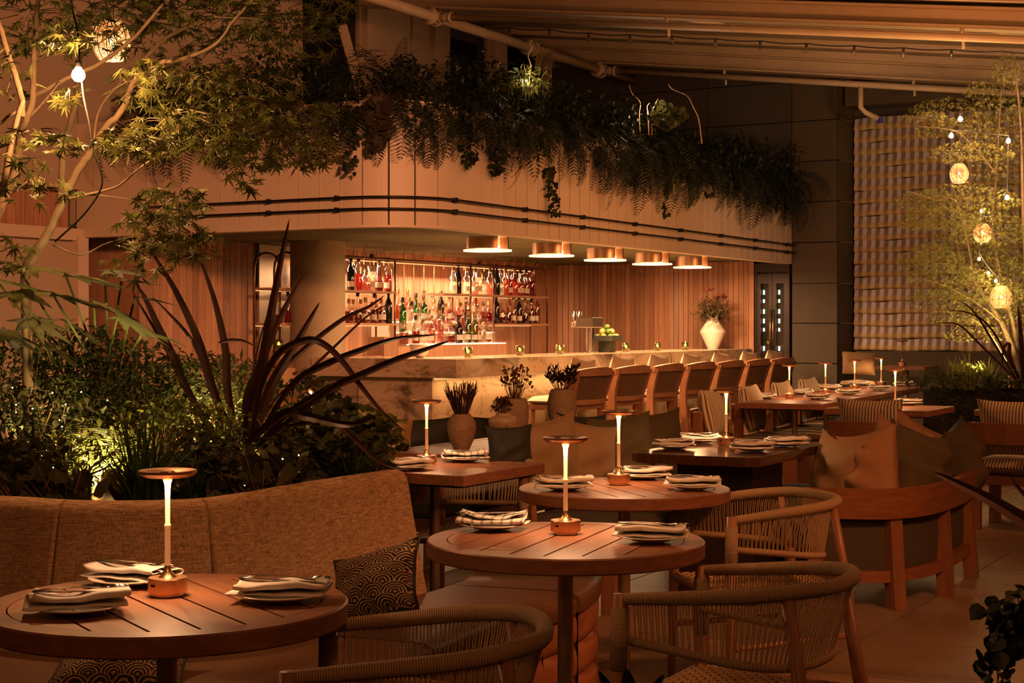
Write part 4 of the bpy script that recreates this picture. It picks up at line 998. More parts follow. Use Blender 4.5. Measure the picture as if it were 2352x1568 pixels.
# ================================================================== ROPE CHAIRS
def uv_tube(pts, r, n, turns, m):
    """tube with a UV that counts the windings of a cord along it"""
    mb = MB().tube(pts, r, n); me = mb.mesh('wrap', m, True); L = frac_len([Vector(p) for p in pts]); uvl = me.uv_layers.new(name='UVMap')
    for poly in me.polygons:
        for li in poly.loop_indices:
            vi = me.loops[li].vertex_index; uvl.data[li].uv = (L[min(vi // n, len(L)-1)] / L[-1] * turns, (vi % n) / n)
    return me
def make_rope_chair():
    t = thing('rope_chair', '', 'chair')
    def ring(f, low=False):
        """f in 0..1 from the left arm's front round the back to the right arm's front"""
        hw = .265 if not low else .25; fx = .25; bx = .255 if not low else .20
        la = .24; arc = math.pi*.26; tot = 2*la + arc
        s_ = f * tot
        if s_ < la: x = fx - s_; y = hw + .0*s_
        elif s_ > tot - la: x = fx - (tot - s_); y = -hw
        else:
            a = math.pi * (s_ - la) / arc; x = fx - la - bx*math.sin(a)**.85; y = hw*math.cos(a) if abs(math.cos(a)) < 1 else hw*math.cos(a)
            y = hw * math.copysign(abs(math.cos(a))**.8, math.cos(a))
        b = min(1, max(0, (fx - x) / .45)); z = (.675 + .045*b) if not low else (.572 - .05*b)
        return Vector((x, y, z))
    top = [ring(i/60) for i in range(61)]; lowp = [ring(i/60, True) for i in range(61)]
    rt = [.015 + .004*min(1, min(i, 60-i)/12) for i in range(61)]
    inst(uv_tube(top, rt, 12, 250, M_['rope_wrap']), 'back_rail', t)
    inst(uv_tube(lowp, .012, 8, 200, M_['rope_wrap']), 'lower_rail', t)
    m = MB(); n = 150
    for i in range(n):
        f = .025 + .95*(i + .5)/n; df = .0016 if i % 2 else -.0016
        a = ring(f); b = ring(f + df, True); d = (b - a).normalized()
        m.tube([a + Vector((0,0,-.01)), b], .0018, 4, caps=False)
    stuff(m.build('rope_strands', M_['rope'], t))
    for sy in (-1, 1):
        MB().tube([(.265, sy*.275, 0), (.255, sy*.27, .42), (.25, sy*.265, .688)], [.013,.0195,.019], 12).build('leg', M_['teak_z'], t, smooth=True)
        inst(uv_tube([(.2545, sy*.269, .50), (.251, sy*.266, .655)], .0225, 12, 34, M_['rope_wrap']), 'arm_wrap', t)
        MB().tube([(-.275, sy*.24, 0), (-.215, sy*.224, .42), (-.168, sy*.212, .70)], [.013,.0195,.016], 12).build('leg', M_['teak_z'], t, smooth=True)
        MB().tube([(.255, sy*.255, .40), (-.22, sy*.215, .40)], .016, 10).build('seat_rail', M_['teak_z'], t, smooth=True)
        MB().tube([(.258, sy*.262, .22), (-.25, sy*.212, .24)], .011, 8).build('stretcher', M_['teak_z'], t, smooth=True)
    MB().tube([(.255, -.26, .40), (.255, .26, .40)], .016, 10).build('seat_rail', M_['teak_z'], t, smooth=True); MB().tube([(-.225, -.205, .40), (-.225, .205, .40)], .016, 10).build('seat_rail', M_['teak_z'], t, smooth=True)
    m = MB(); n = 26                                     # woven seat, cords over and under
    for k in range(n):
        v = (k + .5)/n; pts = []
        for j in range(2*n + 1):
            u = j/(2*n); hw = .25 - .05*u; pts.append((.25 - .47*u, -hw + 2*hw*v, .412 + .0028*math.cos(math.pi*(u*n + k)) - .012*math.sin(math.pi*u)*math.sin(math.pi*v)))
        m.tube(pts, .0052, 4, caps=False); pts = []
        for j in range(2*n + 1):
            u = j/(2*n); x = .25 - .47*v; hw = .25 - .05*v; pts.append((x, -hw + 2*hw*u, .412 - .0028*math.cos(math.pi*(u*n + k)) - .012*math.sin(math.pi*u)*math.sin(math.pi*v)))
        m.tube(pts, .0052, 4, caps=False)
    stuff(m.build('woven_seat', M_['rope'], t))
    return t
ch0 = make_rope_chair()
def place_chair(o, ctr, fwd, label):
    o.location = (ctr[0], ctr[1], 0); o.rotation_euler = (0, 0, math.atan2(fwd[1], fwd[0])); tag(o, label, 'chair', 'rope backed armchairs')
def from_ends(n_, f_, fwd):      # centre from the two arm fronts
    c = (Vector(n_) + Vector(f_)) * .5; f = Vector(fwd).normalized(); return (c - f*.25)
e1, e2 = PZ(688, 1524, .688), PZ(772, 1430, .688)
place_chair(ch0, Vector((-.175, 3.30)), (-1, .03), 'rope backed armchair nearest the camera, at the front table')
ch = copy_tree(ch0); place_chair(ch, Vector((.402, 4.155)) + Vector((.871, -.491))*.25, (-.871, .491), 'rope backed armchair at the right of the middle round table')
ch = copy_tree(ch0); place_chair(ch, Vector((.70, 5.75)) + Vector((.96, .27))*.25, (-.96, -.27), 'rope backed armchair by the curved wooden sofa')
ch = copy_tree(ch0); place_chair(ch, Vector((-.16, 7.22)), (-.2, -.97), 'rope backed armchair pushed under the square table')
# ================================================================== WOVEN BANQUETTE ROUND THE PLANTER
back_top = [(-3.0, 5.75), (-2.2, 5.05), (-1.72, 4.72), (-1.46, 4.60), (-1.315, 4.53), (-1.1, 4.51), (-.885, 4.58), (-.762, 4.76), (-.625, 5.06), (-.483, 5.33), (-.363, 5.54)]
BP = smooth_path([Vector((x, y, 0)) for x, y in back_top], 8)
def offset_path(path, off):
    out = []
    for i, p in enumerate(path):
        d = (path[min(i+1, len(path)-1)] - path[max(i-1, 0)]).normalized(); out.append(p + Vector((d.y, -d.x, 0))*off)
    return out
bq = thing('banquette_sofa', 'curved woven fabric banquette with rust leather base around the planter', 'sofa', (0, 0, 0))
BL = frac_len(BP)
def at_px(px):
    best = min(range(len(BP)), key=lambda i: abs(CX + F*BP[i].x/BP[i].y - px)); return BL[best]
cuts = [0, at_px(-260), at_px(128), at_px(487), BL[-1]]
prof_b = [(.085,.40),(.045,.58),(.0,.80),(-.006,.825),(-.02,.842),(-.045,.85),(-.08,.848),(-.10,.835),(-.108,.81),(-.09,.40)]
for a, b in zip(cuts[:-1], cuts[1:]):
    n = max(10, int((b - a)/.05)); pth = cut_path(BP, a + .009, b - .009, n)
    m = MB(); m.sweep(pth, prof_b, caps=False)
    # rounded ends: closing rings drawn in
    k = len(prof_b); cx_, cz_ = -.03, .62
    for e, sgn in ((0, -1), (len(pth)-1, 1)):
        d = (pth[1] - pth[0] if e == 0 else pth[-1] - pth[-2]).normalized(); rt_ = Vector((d.y, -d.x, 0)); vs = []
        for f_, off in ((1, 0), (.975, .007), (.93, .012), (.80, .014)):
            for o_, z_ in prof_b: vs.append(pth[e] + d*off*sgn*0.6 + rt_*(cx_ + (o_ - cx_)*f_) + Vector((0,0, cz_ + (z_ - cz_)*f_)))
        fs = [(j*k + i, j*k + (i+1) % k, (j+1)*k + (i+1) % k, (j+1)*k + i) for j in range(3) for i in range(k)] + [tuple(3*k + i for i in range(k))]
        m.add(vs, fs)
    m.build('back_cushion', M_['sofa_weave'], bq, smooth=True, auto=50)
seat_line = offset_path(BP, .085)[:-1]
end_dir = (BP[-1] - BP[-4]).normalized()
SL = seat_line + [seat_line[-1] + Vector((.10,.19,0)), seat_line[-1] + Vector((.16,.42,0)), seat_line[-1] + Vector((.15,.66,0))]
SLs = smooth_path(cut_path(SL, 0, frac_len(SL)[-1], 30), 2); L = frac_len(SLs)
nseg = 9; 
for k in range(nseg):
    a, b = L[-1]*k/nseg, L[-1]*(k+1)/nseg; pth = cut_path(SLs, a + .003, b - .003, 8)
    MB().sweep(pth, [(0,.36),(0,.425),(.40,.43),(.45,.425),(.478,.41),(.485,.385),(.48,.355)]).build('seat_cushion', M_['leather_dark'], bq, smooth=True, auto=60)
nseg = 20
for k in range(nseg):
    a, b = L[-1]*k/nseg, L[-1]*(k+1)/nseg; pth = cut_path(SLs, a + .002, b - .002, 8)
    for z0, z1 in ((.235,.35),(.12,.232),(0.0,.117)):
        n = 8; vs, fs = [], []; rows = 7
        for i, p in enumerate(pth):
            d = (pth[min(i+1, 8)] - pth[max(i-1, 0)]).normalized(); rt_ = Vector((d.y, -d.x, 0)); u = 1 - abs(2*i/8 - 1)**4
            for r_ in range(rows):
                v = 1 - abs(2*r_/(rows-1) - 1)**4; vs.append(p + rt_*(.445 + .03*min(u, 1)**.6*v**.6) + Vector((0,0, z0 + (z1 - z0)*r_/(rows-1))))
        for i in range(8):
            for r_ in range(rows - 1): q = i*rows + r_; fs.append((q, q+rows, q+rows+1, q+1))
        MB().add(vs, fs).build('base_pad', M_['leather'], bq, smooth=True)
MB().sweep(SLs, [(0, 0), (.44, 0), (.44, .352), (0, .352)]).build('base_frame', M_['dark_base'], bq)
# ================================================================== LOOSE CUSHIONS
def pillow(px, py, Y, wd, hh, th, heading, lean, roll, m, label, seed=1, piping=None, wr=.7, pinch=.10):
    t = thing('cushion', label, 'cushion'); t.matrix_basis = pillow_M(P(px, py, Y), heading, lean, roll)
    inst(cushion_mesh(wd, hh, th, 'pillow', m, n=18, seed=seed, wrinkle=wr, pinch=pinch), 'pillow', t)
    n = 18; pts = []
    for (u0, v0), (u1, v1) in (((-1,-1),(1,-1)),((1,-1),(1,1)),((1,1),(-1,1)),((-1,1),(-1,-1))):
        for i in range(n):
            u = u0 + (u1-u0)*i/n; v = v0 + (v1-v0)*i/n
            pts.append((wd/2*u*(1 - pinch*.9*(1 - abs(v)**2.5)), hh/2*v*(1 - pinch*.9*(1 - abs(u)**2.5)), 0))
    MB().tube(pts, .005, 6, closed=True).build('piping', piping or m, t, smooth=True)
    return t
pillow(862, 1342, 4.70, .31, .235, .15, R(-34), R(30), R(20), M_['scallop'], 'cushion with black wave pattern propped against the woven sofa back', 3, M_['cushion_dark'], pinch=.14)
pz = PZ(285, 1515, .47); t = pillow(285, 1515, pz.y, .36, .26, .11, R(-4), R(66), R(2), M_['scallop'], 'cushion with black wave pattern lying under the nearest table', 5, M_['cushion_dark'])
# cushions on the curved sofa
pillow(1917, 1096, 7.88, .40, .42, .17, R(112), R(-10), R(8), M_['cushion_tan'], 'tan cushion at the left end of the curved sofa', 11, pinch=.18, wr=1.6)
pillow(1990, 1084, 7.80, .41, .45, .24, R(126), R(-12), R(-14), M_['cushion_rust'], 'rust tan cushion with its corner up, in front on the curved sofa', 12, pinch=.18, wr=1.6)
pillow(2114, 1080, 8.10, .44, .46, .28, R(214), R(-14), R(16), M_['cushion_olive'], 'wide dark olive cushion in the middle of the curved sofa', 13, pinch=.18, wr=1.8)
pillow(2206, 1066, 8.62, .40, .46, .25, R(240), R(-8), R(-10), M_['cushion_olive'], 'dark olive cushion at the right end of the curved sofa', 14, pinch=.18, wr=1.8)
pillow(2054, 1056, 8.30, .36, .42, .18, R(140), R(-8), R(16), M_['cushion_rust'], 'rust cushion peeking out behind the front ones on curved sofa', 15, pinch=.18, wr=1.6)
pillow(2108, 1050, 8.85, .42, .42, .20, R(196), R(-10), R(26), M_['cushion_rust'], 'rearmost rust cushion on the curved sofa', 16, pinch=.18, wr=1.6)
# cushions on the benches behind the round tables
pillow(1262, 1050, 7.72, .40, .40, .16, R(28), R(16), R(8), M_['cushion_tan'], 'tan cushion below the rounded clay vase', 21, pinch=.15, wr=1.5)
pillow(1348, 1054, 7.86, .40, .40, .16, R(38), R(16), R(-12), M_['cushion_tan'], 'tan cushion leaning right of the lamp on the middle table', 22, pinch=.15, wr=1.5)
pillow(1434, 1040, 8.45, .42, .42, .17, R(30), R(12), R(4), M_['cushion_olive'], 'large olive cushion behind the far round table lamp', 23, pinch=.15, wr=1.5)
pillow(1512, 1026, 8.95, .42, .42, .16, R(38), R(10), R(3), M_['cushion_olive'], 'dark olive cushion at the far end of the bench', 24, pinch=.15, wr=1.5)
pillow(1342, 1012, 8.62, .36, .30, .14, R(40), R(14), R(-4), M_['cushion_dark'], 'blackish cushion wedged behind the tan ones', 25, pinch=.15, wr=1.5)
pillow(1171, 1030, 7.38, .22, .22, .12, R(10), R(8), R(2), M_['cushion_dark'], 'small dark green cushion in front of the glazed vase', 26, pinch=.15, wr=1.5)
pillow(893, 1030, 8.35, .28, .30, .14, R(-20), R(6), R(3), M_['cushion_rust'], 'rust cushion at the far left behind the square table', 27, pinch=.15, wr=1.5)
pillow(968, 1016, 8.72, .40, .28, .14, R(-6), R(6), R(2), M_['cushion_dark'], 'long dark cushion behind the ribbed clay vase', 28, pinch=.15, wr=1.5)
pillow(1112, 1006, 9.0, .34, .26, .14, R(4), R(6), R(-3), M_['cushion_dark'], 'dark cushion between the ribbed and glazed vases', 29, pinch=.15, wr=1.5)
# benches that carry them
def bench(o, lx, ly, label):
    t = thing('bench', label, 'bench', (o.x, o.y, 0), ANG)
    MB().box(0, lx, 0, ly, .26, .33).build('seat_frame', M_['teak_rim'], t, bevel=.006)
    MB().box(.02, lx - .02, .02, ly - .02, .33, .43).build('seat_cushion', M_['upholstery_dark'], t, bevel=.03)
    for x in (.03, lx - .10):
        for y in (.03, ly - .10): MB().box(x, x + .07, y, y + .07, 0, .26).build('leg', M_['teak_z'], t)
    MB().box(0, lx, ly - .05 if 'dark' in label else 0, ly if 'dark' in label else .05, .43, .60).build('backrest', M_['upholstery_dark'], t, bevel=.01) if False else None
bench(VF(-.02, -.86), 1.9, .60, 'low bench with dark seat beside the vase table')
bench(VF(.40, .40), 1.5, .50, 'dark seated bench behind the vase table')
# ================================================================== CURVED WOODEN SOFA
sf = thing('curved_sofa', 'curved sofa with broad wooden back rail and dark upholstery', 'sofa', (0, 0, 0))
sp_ = smooth_path([Vector((x, y, 0)) for x, y in ((1.40,7.56),(1.50,7.52),(1.64,7.49),(1.84,7.50),(2.06,7.68),(2.30,8.06),(2.55,8.57))], 8)
SLn = frac_len(sp_)[-1]
cutl = [0, .16, .50, .80, SLn]
for a, b in zip(cutl[:-1], cutl[1:]):
    MB().sweep(cut_path(sp_, a, b - .0008, 14), [(.0,.434),(.012,.579),(-.028,.579),(-.04,.434)]).build('back_rail', M_['teak_rail'], sf, auto=40)
lowp = offset_path(sp_, -.02)
MB().sweep(lowp, [(0,.128),(0,.182),(-.05,.182),(-.05,.128)]).build('lower_rail', M_['teak_rail'], sf, auto=40)
def sofa_leg(s_, wd=.07, lean=0):
    q = cut_path(sp_, s_ - .02, s_ + .02, 2); d = (q[2] - q[0]).normalized(); rt_ = Vector((d.y, -d.x, 0)); c = q[1]
    vs = []
    for z, off in ((0, -.005), (.50, -.045)):
        for du, dv in ((-wd/2, .02), (wd/2, .02), (wd/2, -.05), (-wd/2, -.05)): vs.append(c + d*(du + lean*z) + rt_*(off + dv) + Vector((0,0,z)))
    MB().add(vs, [(3,2,1,0),(4,5,6,7),(0,1,5,4),(1,2,6,5),(2,3,7,6),(3,0,4,7)]).build('leg', M_['teak_z'], sf)
for s_, le in ((.06, 0), (.47, 0), (1.0, .10), (SLn - .1, 0)): sofa_leg(s_, lean=le)
MB().sweep(cut_path(sp_, .10, SLn - .04, 30), [(-.06,.185),(-.055,.30),(-.065,.43),(-.12,.45),(-.36,.44),(-.40,.42),(-.40,.20),(-.38,.185)]).build('seat_cushion', M_['upholstery_dark'], sf, auto=50)
# pouf
pf = P(1828, 1230, 8.15); t = thing('wicker_pouf', 'dark round wicker pouf between the chairs and the sofa', 'pouf', (pf.x, pf.y, 0))
m = MB()
for k in range(30):
    z = .01 + .50*k/29; r_ = .185 + .03*math.sin(math.pi*min(1, (z/.52)))
    pts = [(math.cos(2*math.pi*i/72)*(r_ + .004*(1 if (i//2 + k) % 2 else -1)), math.sin(2*math.pi*i/72)*(r_ + .004*(1 if (i//2 + k) % 2 else -1)), z) for i in range(72)]
    m.tube(pts, .0095, 4, closed=True)
stuff(m.build('woven_side', M_['wicker_dark'], t))
MB().lathe([(.175,0),(.20,.25),(.175,.51),(.15,.525),(0,.53)], 32).build('core', M_['cushion_dark'], t, smooth=True)
# ================================================================== STRIPED CHAIRS
def make_striped_chair():
    t = thing('slab_chair', '', 'chair')
    for sy in (-1, 1):
        MB().box(-.27, -.20, sy*.225 - .03, sy*.225 + .03, 0, .70).build('back_leg', M_['teak_z'], t, bevel=.005)
        MB().box(.14, .25, sy*.225 - .028, sy*.225 + .028, 0, .31).build('front_leg', M_['teak_z'], t, bevel=.005)
    MB().box(-.25, .25, -.25, .25, .30, .36).build('seat_frame', M_['teak_rim'], t, bevel=.006)
    MB().prism([(-.285,-.27),(-.275,-.27),(-.30,0),(-.275,.27),(-.285,.27),(-.325,.14),(-.335,0),(-.325,-.14)], .575, .715).build('backrest', M_['teak_rail'], t)
    inst(slab_cushion(.52, .52, .11, 'seat_cushion', M_['stripe_seat']), 'seat_cushion', t, M=Matrix.Translation((.01, 0, .362)) @ Matrix.Rotation(R(90), 4, 'Z'))
    inst(cushion_mesh(.46, .40, .17, 'back_cushion', M_['stripe_cushion'], seed=8, pinch=.10), 'back_cushion', t, M=pillow_M((-.185, 0, .675), R(90), R(12), 0))
    return t
sc0 = make_striped_chair()
def put_sc(o, loc, ang, label): o.location = (loc[0], loc[1], 0); o.rotation_euler = (0, 0, ang); tag(o, label, 'chair', 'striped cushion chairs')
put_sc(sc0, P(1998, 1000, 10.55) + D1*.22, ANG, 'wooden chair with striped back cushion, facing away behind the curved sofa')
o = copy_tree(sc0); put_sc(o, P(2325, 1000, 10.35) + D1*.25, ANG - R(4), 'wooden striped cushion chair cut off by the right edge')
for k, (px, py) in enumerate(((1712, 1000), (1800, 985), (1868, 962), (1925, 945))):
    o = copy_tree(sc0); c = P(px, py, (12.05, 12.85, 13.75, 14.65)[k]); put_sc(o, c - D2*(-.08), ANG - R(90) + R((6, 4, 2, 0)[k]), 'wooden chair with striped cushions, %s from the front beside the right hand row of tables' % ORD[k])
# far corner: dark banquette with a cushion and a cord-laced tub chair
t = thing('banquette_sofa', 'dark padded banquette below the striped blind', 'sofa', BF(7.0, -1.25), ANG - R(90))
MB().box(0, 2.6, .25, .36, 0, 1.05).build('backrest', M_['upholstery_dark'], t, bevel=.02); MB().box(0, 2.6, -.25, .24, 0, .45).build('seat', M_['upholstery_dark'], t, bevel=.02)
t = thing('tub_chair', 'low tub chair laced with dark cord near the grey wall', 'chair', P(1970, 960, 16.3).xy.to_3d(), 0)
MB().lathe([(0,.0),(.19,.0),(.20,.70),(.17,.78),(0,.80)], 24).build('seat', M_['cushion_tan'], t, smooth=True); m = MB()
for k in range(22):
    for s_ in (-1, 1): m.tube([(.21*math.cos(2*math.pi*k/22), .21*math.sin(2*math.pi*k/22), .1), (.215*math.cos(2*math.pi*(k + s_*.5)/22), .215*math.sin(2*math.pi*(k + s_*.5)/22), .42), (.205*math.cos(2*math.pi*(k + s_*1)/22), .205*math.sin(2*math.pi*(k + s_)/22), .74)], .008, 4)
for z in (.1, .42, .74): m.tube([(.21*math.cos(2*math.pi*i/30), .21*math.sin(2*math.pi*i/30), z) for i in range(30)], .012, 6, closed=True)
stuff(m.build('cord_lacing', M_['cable'], t))
cc = cushion_mesh(.36, .24, .14, 'pillow', M_['cushion_tan'], seed=31); o = inst(cc, 'cushion', None, M=pillow_M(P(1972, 834, 16.3), R(8), R(10), R(-3))); tag(o, 'tan cushion on the far chair below the blind', 'cushion')
# ================================================================== VASES AND DRIED FLOWERS
def vase(loc, prof, m, label, name='vase', h=1):
    o = MB().lathe(prof, 32).build(name, m, None, smooth=True, loc=loc); tag(o, label, 'vase', 'clay vases on the narrow table'); return o
va = VF(0, 0, TZ); vb_ = PZ(1155, 1014, TZ); vc_ = PZ(1182, 998, TZ); vd_ = PZ(1291, 984, TZ)
vase(va, [(0,0),(.038,0),(.042,.01),(.060,.05),(.072,.10),(.070,.135),(.055,.163),(.045,.172),(.044,.178),(.037,.178),(.04,.168),(0,.15)], M_['vase_terracotta'], 'ribbed terracotta vase with dark twigs')
vase(vb_, [(0,0),(.040,0),(.045,.01),(.055,.05),(.074,.095),(.077,.11),(.070,.128),(.045,.138),(.035,.142),(.038,.152),(.033,.152),(.028,.14),(0,.1)], M_['vase_glazed'], 'low glazed vase with brown drips and dried heads')
vase(vc_, [(0,0),(.055,0),(.065,.015),(.080,.10),(.080,.16),(.070,.198),(.060,.205),(.052,.205),(.05,.19),(0,.15)], M_['vase_sand'], 'tall sand coloured vase behind the glazed one')
vase(vd_, [(0,0),(.055,0),(.065,.015),(.088,.10),(.088,.16),(.072,.225),(.062,.236),(.054,.236),(.05,.22),(0,.17)], M_['vase_sand'], 'rounded sand coloured vase with dark leafy stems')
def dried(loc, kind, n, spread, hmin, hmax, m, label, seed):
    q = random.Random(seed); t = thing('dried_flowers', label, 'flowers', loc); mm = MB(); hd = MB()
    for k in range(n):
        a = q.uniform(0, 6.28); s_ = spread*math.sqrt(q.random()); hh = q.uniform(hmin, hmax); b = Vector((.02*math.cos(a), .02*math.sin(a), -.02)); tip = Vector((s_*math.cos(a), s_*math.sin(a), hh))
        mid = b.lerp(tip, .55) + Vector((q.uniform(-.012,.012), q.uniform(-.012,.012), .01)); mm.tube([b, mid, tip], [.003,.0028,.0015] if kind == 'twig' else [.002,.0018,.001], 4)
        if kind == 'twig':
            d = Vector((q.uniform(-.02,.02), q.uniform(-.02,.02), .03)); mm.tube([mid, mid + d + (tip - mid)*.5], [.0025,.0008], 4)
        elif kind == 'pod':
            for j in range(3):
                p = tip + Vector((q.uniform(-.014,.014), q.uniform(-.014,.014), q.uniform(-.025,.01))); r_ = q.uniform(.005,.009)
                hd.lathe([(0,-r_),(r_*.8,-r_*.5),(r_,0),(r_*.8,r_*.6),(0,r_)], 6, p)
        elif kind == 'head':
            r_ = q.uniform(.016,.024)
            for j in range(26):
                d = Vector((q.gauss(0,1), q.gauss(0,1), q.gauss(.2,1))).normalized(); s2 = d.cross(Vector((.3,.2,1))).normalized()*r_*.35; hd.add([tip + d*r_*.3, tip + d*r_*.9 + s2, tip + d*r_*1.35, tip + d*r_*.9 - s2], [(0,1,2,3)])
        elif kind == 'leaf':
            for j in range(9):
                p = mid.lerp(tip, j/8); d = Vector((q.gauss(0,.7), q.gauss(0,.7), .9)).normalized(); s2 = d.cross(Vector((1,.3,.1))).normalized()*.010; hd.add([p, p + d*.025 + s2, p + d*.055, p + d*.025 - s2], [(0,1,2,3)])
    stuff(mm.build('stems', m, t))
    if hd.v: stuff(hd.build('seed_heads', m, t))
dried(va + Vector((0,0,.17)), 'twig', 60, .085, .10, .175, M_['dry_dark'], 'bundle of dark bare twigs in the ribbed vase', 1)
dried(vc_ + Vector((0,0,.20)), 'pod', 34, .10, .08, .19, M_['dry_brown'], 'airy dried stems with round seed pods in the tall vase', 2)
dried(vb_ + Vector((0,0,.145)), 'head', 14, .07, .03, .085, M_['dry_brown'], 'dried brown flower heads in the glazed vase', 3)
dried(vd_ + Vector((0,0,.225)), 'leaf', 22, .11, .05, .14, M_['dry_dark'], 'dark leafy dried stems in the rounded vase', 4)
# ================================================================== PLANTS
pr = random.Random(21)
def palmate(size, lobes=7, spread=128, depth=.42, droop=.25, mid=1.0, la=8.5):
    """star leaf lying in xy with its stalk at the origin, lobes toward +y"""
    vs = [(0, 0, 0)]; n = lobes; out = []
    for i in range(n):
        a = R(90 - spread + 2*spread*i/(n-1)); k = 1 - .45*abs(2*i/(n-1) - 1)**1.6; r = size*k*mid
        for da, rr in ((-la, .52*r), (0, r), (la, .52*r)):
            b = a + R(da); out.append((rr*math.cos(b), rr*math.sin(b) + size*.12, -droop*rr*rr/size))
        if i < n - 1:
            b = a + R(spread/(n-1)); rr = size*(1 - depth)*.42; out.append((rr*math.cos(b), rr*math.sin(b) + size*.10, -droop*rr*rr/size*.6))
    vs += out; fs = [(0, i, i+1) for i in range(1, len(out))]
    return vs, fs
STAR = palmate(1.0, 7); STAR5 = palmate(1.0, 5, 110, .55, .2)
def simple_leaf(l=1.0, w=.35, fold=.08, droop=.2):
    vs = [(0,0,0), (w/2*l, .4*l, fold*l - droop*.16*l), (0, .45*l, -droop*.2*l), (-w/2*l, .4*l, fold*l - droop*.16*l), (0, l, -droop*l)]
    return vs, [(0,1,2),(0,2,3),(1,4,2),(2,4,3)]
OVAL = simple_leaf(1.0, .5); LANCE = simple_leaf(1.0, .24)
HEART = ([(0,0,0),(.28,.02,.05),(.48,.28,.04),(.40,.58,0),(0,1.0,-.18),(-.40,.58,0),(-.48,.28,.04),(-.28,.02,.05),(0,.5,-.05)], [(0,1,8),(1,2,8),(2,3,8),(3,4,8),(4,5,8),(5,6,8),(6,7,8),(7,0,8)])
ROUND = ([(0,0,0)] + [(.5*math.sin(a)*(1 + .10*math.sin(5*a)), .48 - .5*math.cos(a)*(1 + .10*math.sin(5*a)), -.06 + .05*math.cos(2*a)) for a in [.35 + i*(6.283-.7)/12 for i in range(13)]], [(0, i, i+1) for i in range(1, 13)])
def rot_leaf(q, tilt=35, face=None):
    yaw = q.uniform(0, 6.283); M = Matrix.Rotation(yaw, 4, 'Z') @ Matrix.Rotation(R(q.gauss(-15, tilt)), 4, 'X') @ Matrix.Rotation(R(q.gauss(0, tilt*.7)), 4, 'Y')
    return M
def add_leaf(mb, shape, M): mb.add([M @ Vector(v) for v in shape[0]], shape[1])
def cloud(q, c, rx, ry, rz, shape, size, n, tilt=35, shell=.35):
    out = []
    for _ in range(n):
        while True:
            v = Vector((q.uniform(-1,1), q.uniform(-1,1), q.uniform(-1,1)))
            if shell*q.random() < v.length < 1: break
        s_ = size*q.uniform(.65, 1.2)
        out.append(Matrix.Translation(c + Vector((v.x*rx, v.y*ry, v.z*rz))) @ rot_leaf(q, tilt) @ Matrix.Scale(s_, 4))
    return out
def leaves_object(Ms, shape, m, parent, name='foliage'):
    mb = MB()
    for M in Ms: add_leaf(mb, shape, M)
    return stuff(mb.build(name, m, parent))
# ---- fern fronds
def frond_mesh(L, up, bend, m, w=.11, n=26, seed=0, name='frond'):
    q = random.Random(seed); mb = MB(); p = Vector((0,0,0)); a = up; pts = []; dirs = []
    for i in range(n + 1):
        pts.append(p.copy()); d = Vector((math.cos(a), 0, math.sin(a))); dirs.append(d); p = p + d*(L/n); a -= bend/n*(.5 + 1.0*i/n)
    mb.tube(pts[::2], [.0035*(1 - .8*i/(n//2)) for i in range(len(pts[::2]))], 3)
    for i in range(2, n):
        t_ = i/n; l = w*math.sin(math.pi*min(1, t_*.86 + .12))**.8 * L/.6; d = dirs[i]; nrm = Vector((-d.z, 0, d.x))
        for s_ in (-1, 1):
            side = Vector((0, s_, 0)) + d*.35 - nrm*.18 + Vector((q.uniform(-.1,.1), 0, q.uniform(-.12,.12))); side.normalize(); b = d*(L/n*.62)
            mb.add([pts[i] - b*.5, pts[i] + side*l*.55 + b*.25, pts[i] + side*l + b*.4, pts[i] + side*l*.5 - b*.55], [(0,1,2,3)])
    return mb.mesh(name, m)
FR_HANG = [frond_mesh(L, u, b, M_['leaf_fern'], .10, 26, i) for i, (L, u, b) in enumerate(((.75,.5,2.6),(.62,.3,2.3),(.85,.6,2.7),(.55,.8,2.2),(.70,.1,1.9)))]
FR_UP = [frond_mesh(L, u, b, M_['leaf_fern'], .09, 24, 10 + i) for i, (L, u, b) in enumerate(((.50,1.2,1.3),(.42,1.3,1.0),(.55,1.0,1.5)))]
FR_GREEN = [frond_mesh(L, u, b, M_['leaf_shrub'], .10, 22, 20 + i) for i, (L, u, b) in enumerate(((.40,1.1,1.6),(.34,1.2,1.2),(.45,.9,1.9)))]
LFP = fascia_path(-.04); LFL = frac_len(LFP)
c0 = 2.95 - on_cross(318, XF); ntot = 60
for k in range(ntot):
    s_ = c0 + (LFL[-1] - c0 - .02)*(k + .5)/ntot + pr.uniform(-.05, .05); qv = cut_path(LFP, s_ - .03, s_ + .03, 2)
    d = (qv[2] - qv[0]).normalized(); out_a = math.atan2(-d.x, d.y)
    t = thing('hanging_fern', 'dark fern spilling over the canopy edge, %s counted from the left end' % ORD[k], 'fern', qv[1] + Vector((d.y, -d.x, 0))*(-.05) + Vector((0,0,ZT - .04 + pr.uniform(-.02, .05))), out_a, 'ferns along the canopy edge')
    for j in range(9):
        me = pr.choice(FR_HANG); an = pr.gauss(0, .7); sc = pr.uniform(.7, 1.12)
        inst(me, 'frond', t, M=Matrix.Rotation(an, 4, 'Z') @ Matrix.Rotation(pr.uniform(-.2, .75), 4, 'Y') @ Matrix.Scale(sc, 4))
    for j in range(5):
        inst(pr.choice(FR_UP), 'frond', t, M=Matrix.Translation((pr.uniform(-.3, .02), pr.uniform(-.1,.1), pr.uniform(-.05,.12))) @ Matrix.Rotation(pr.uniform(0, 6.28), 4, 'Z') @ Matrix.Scale(pr.uniform(.8, 1.35), 4))
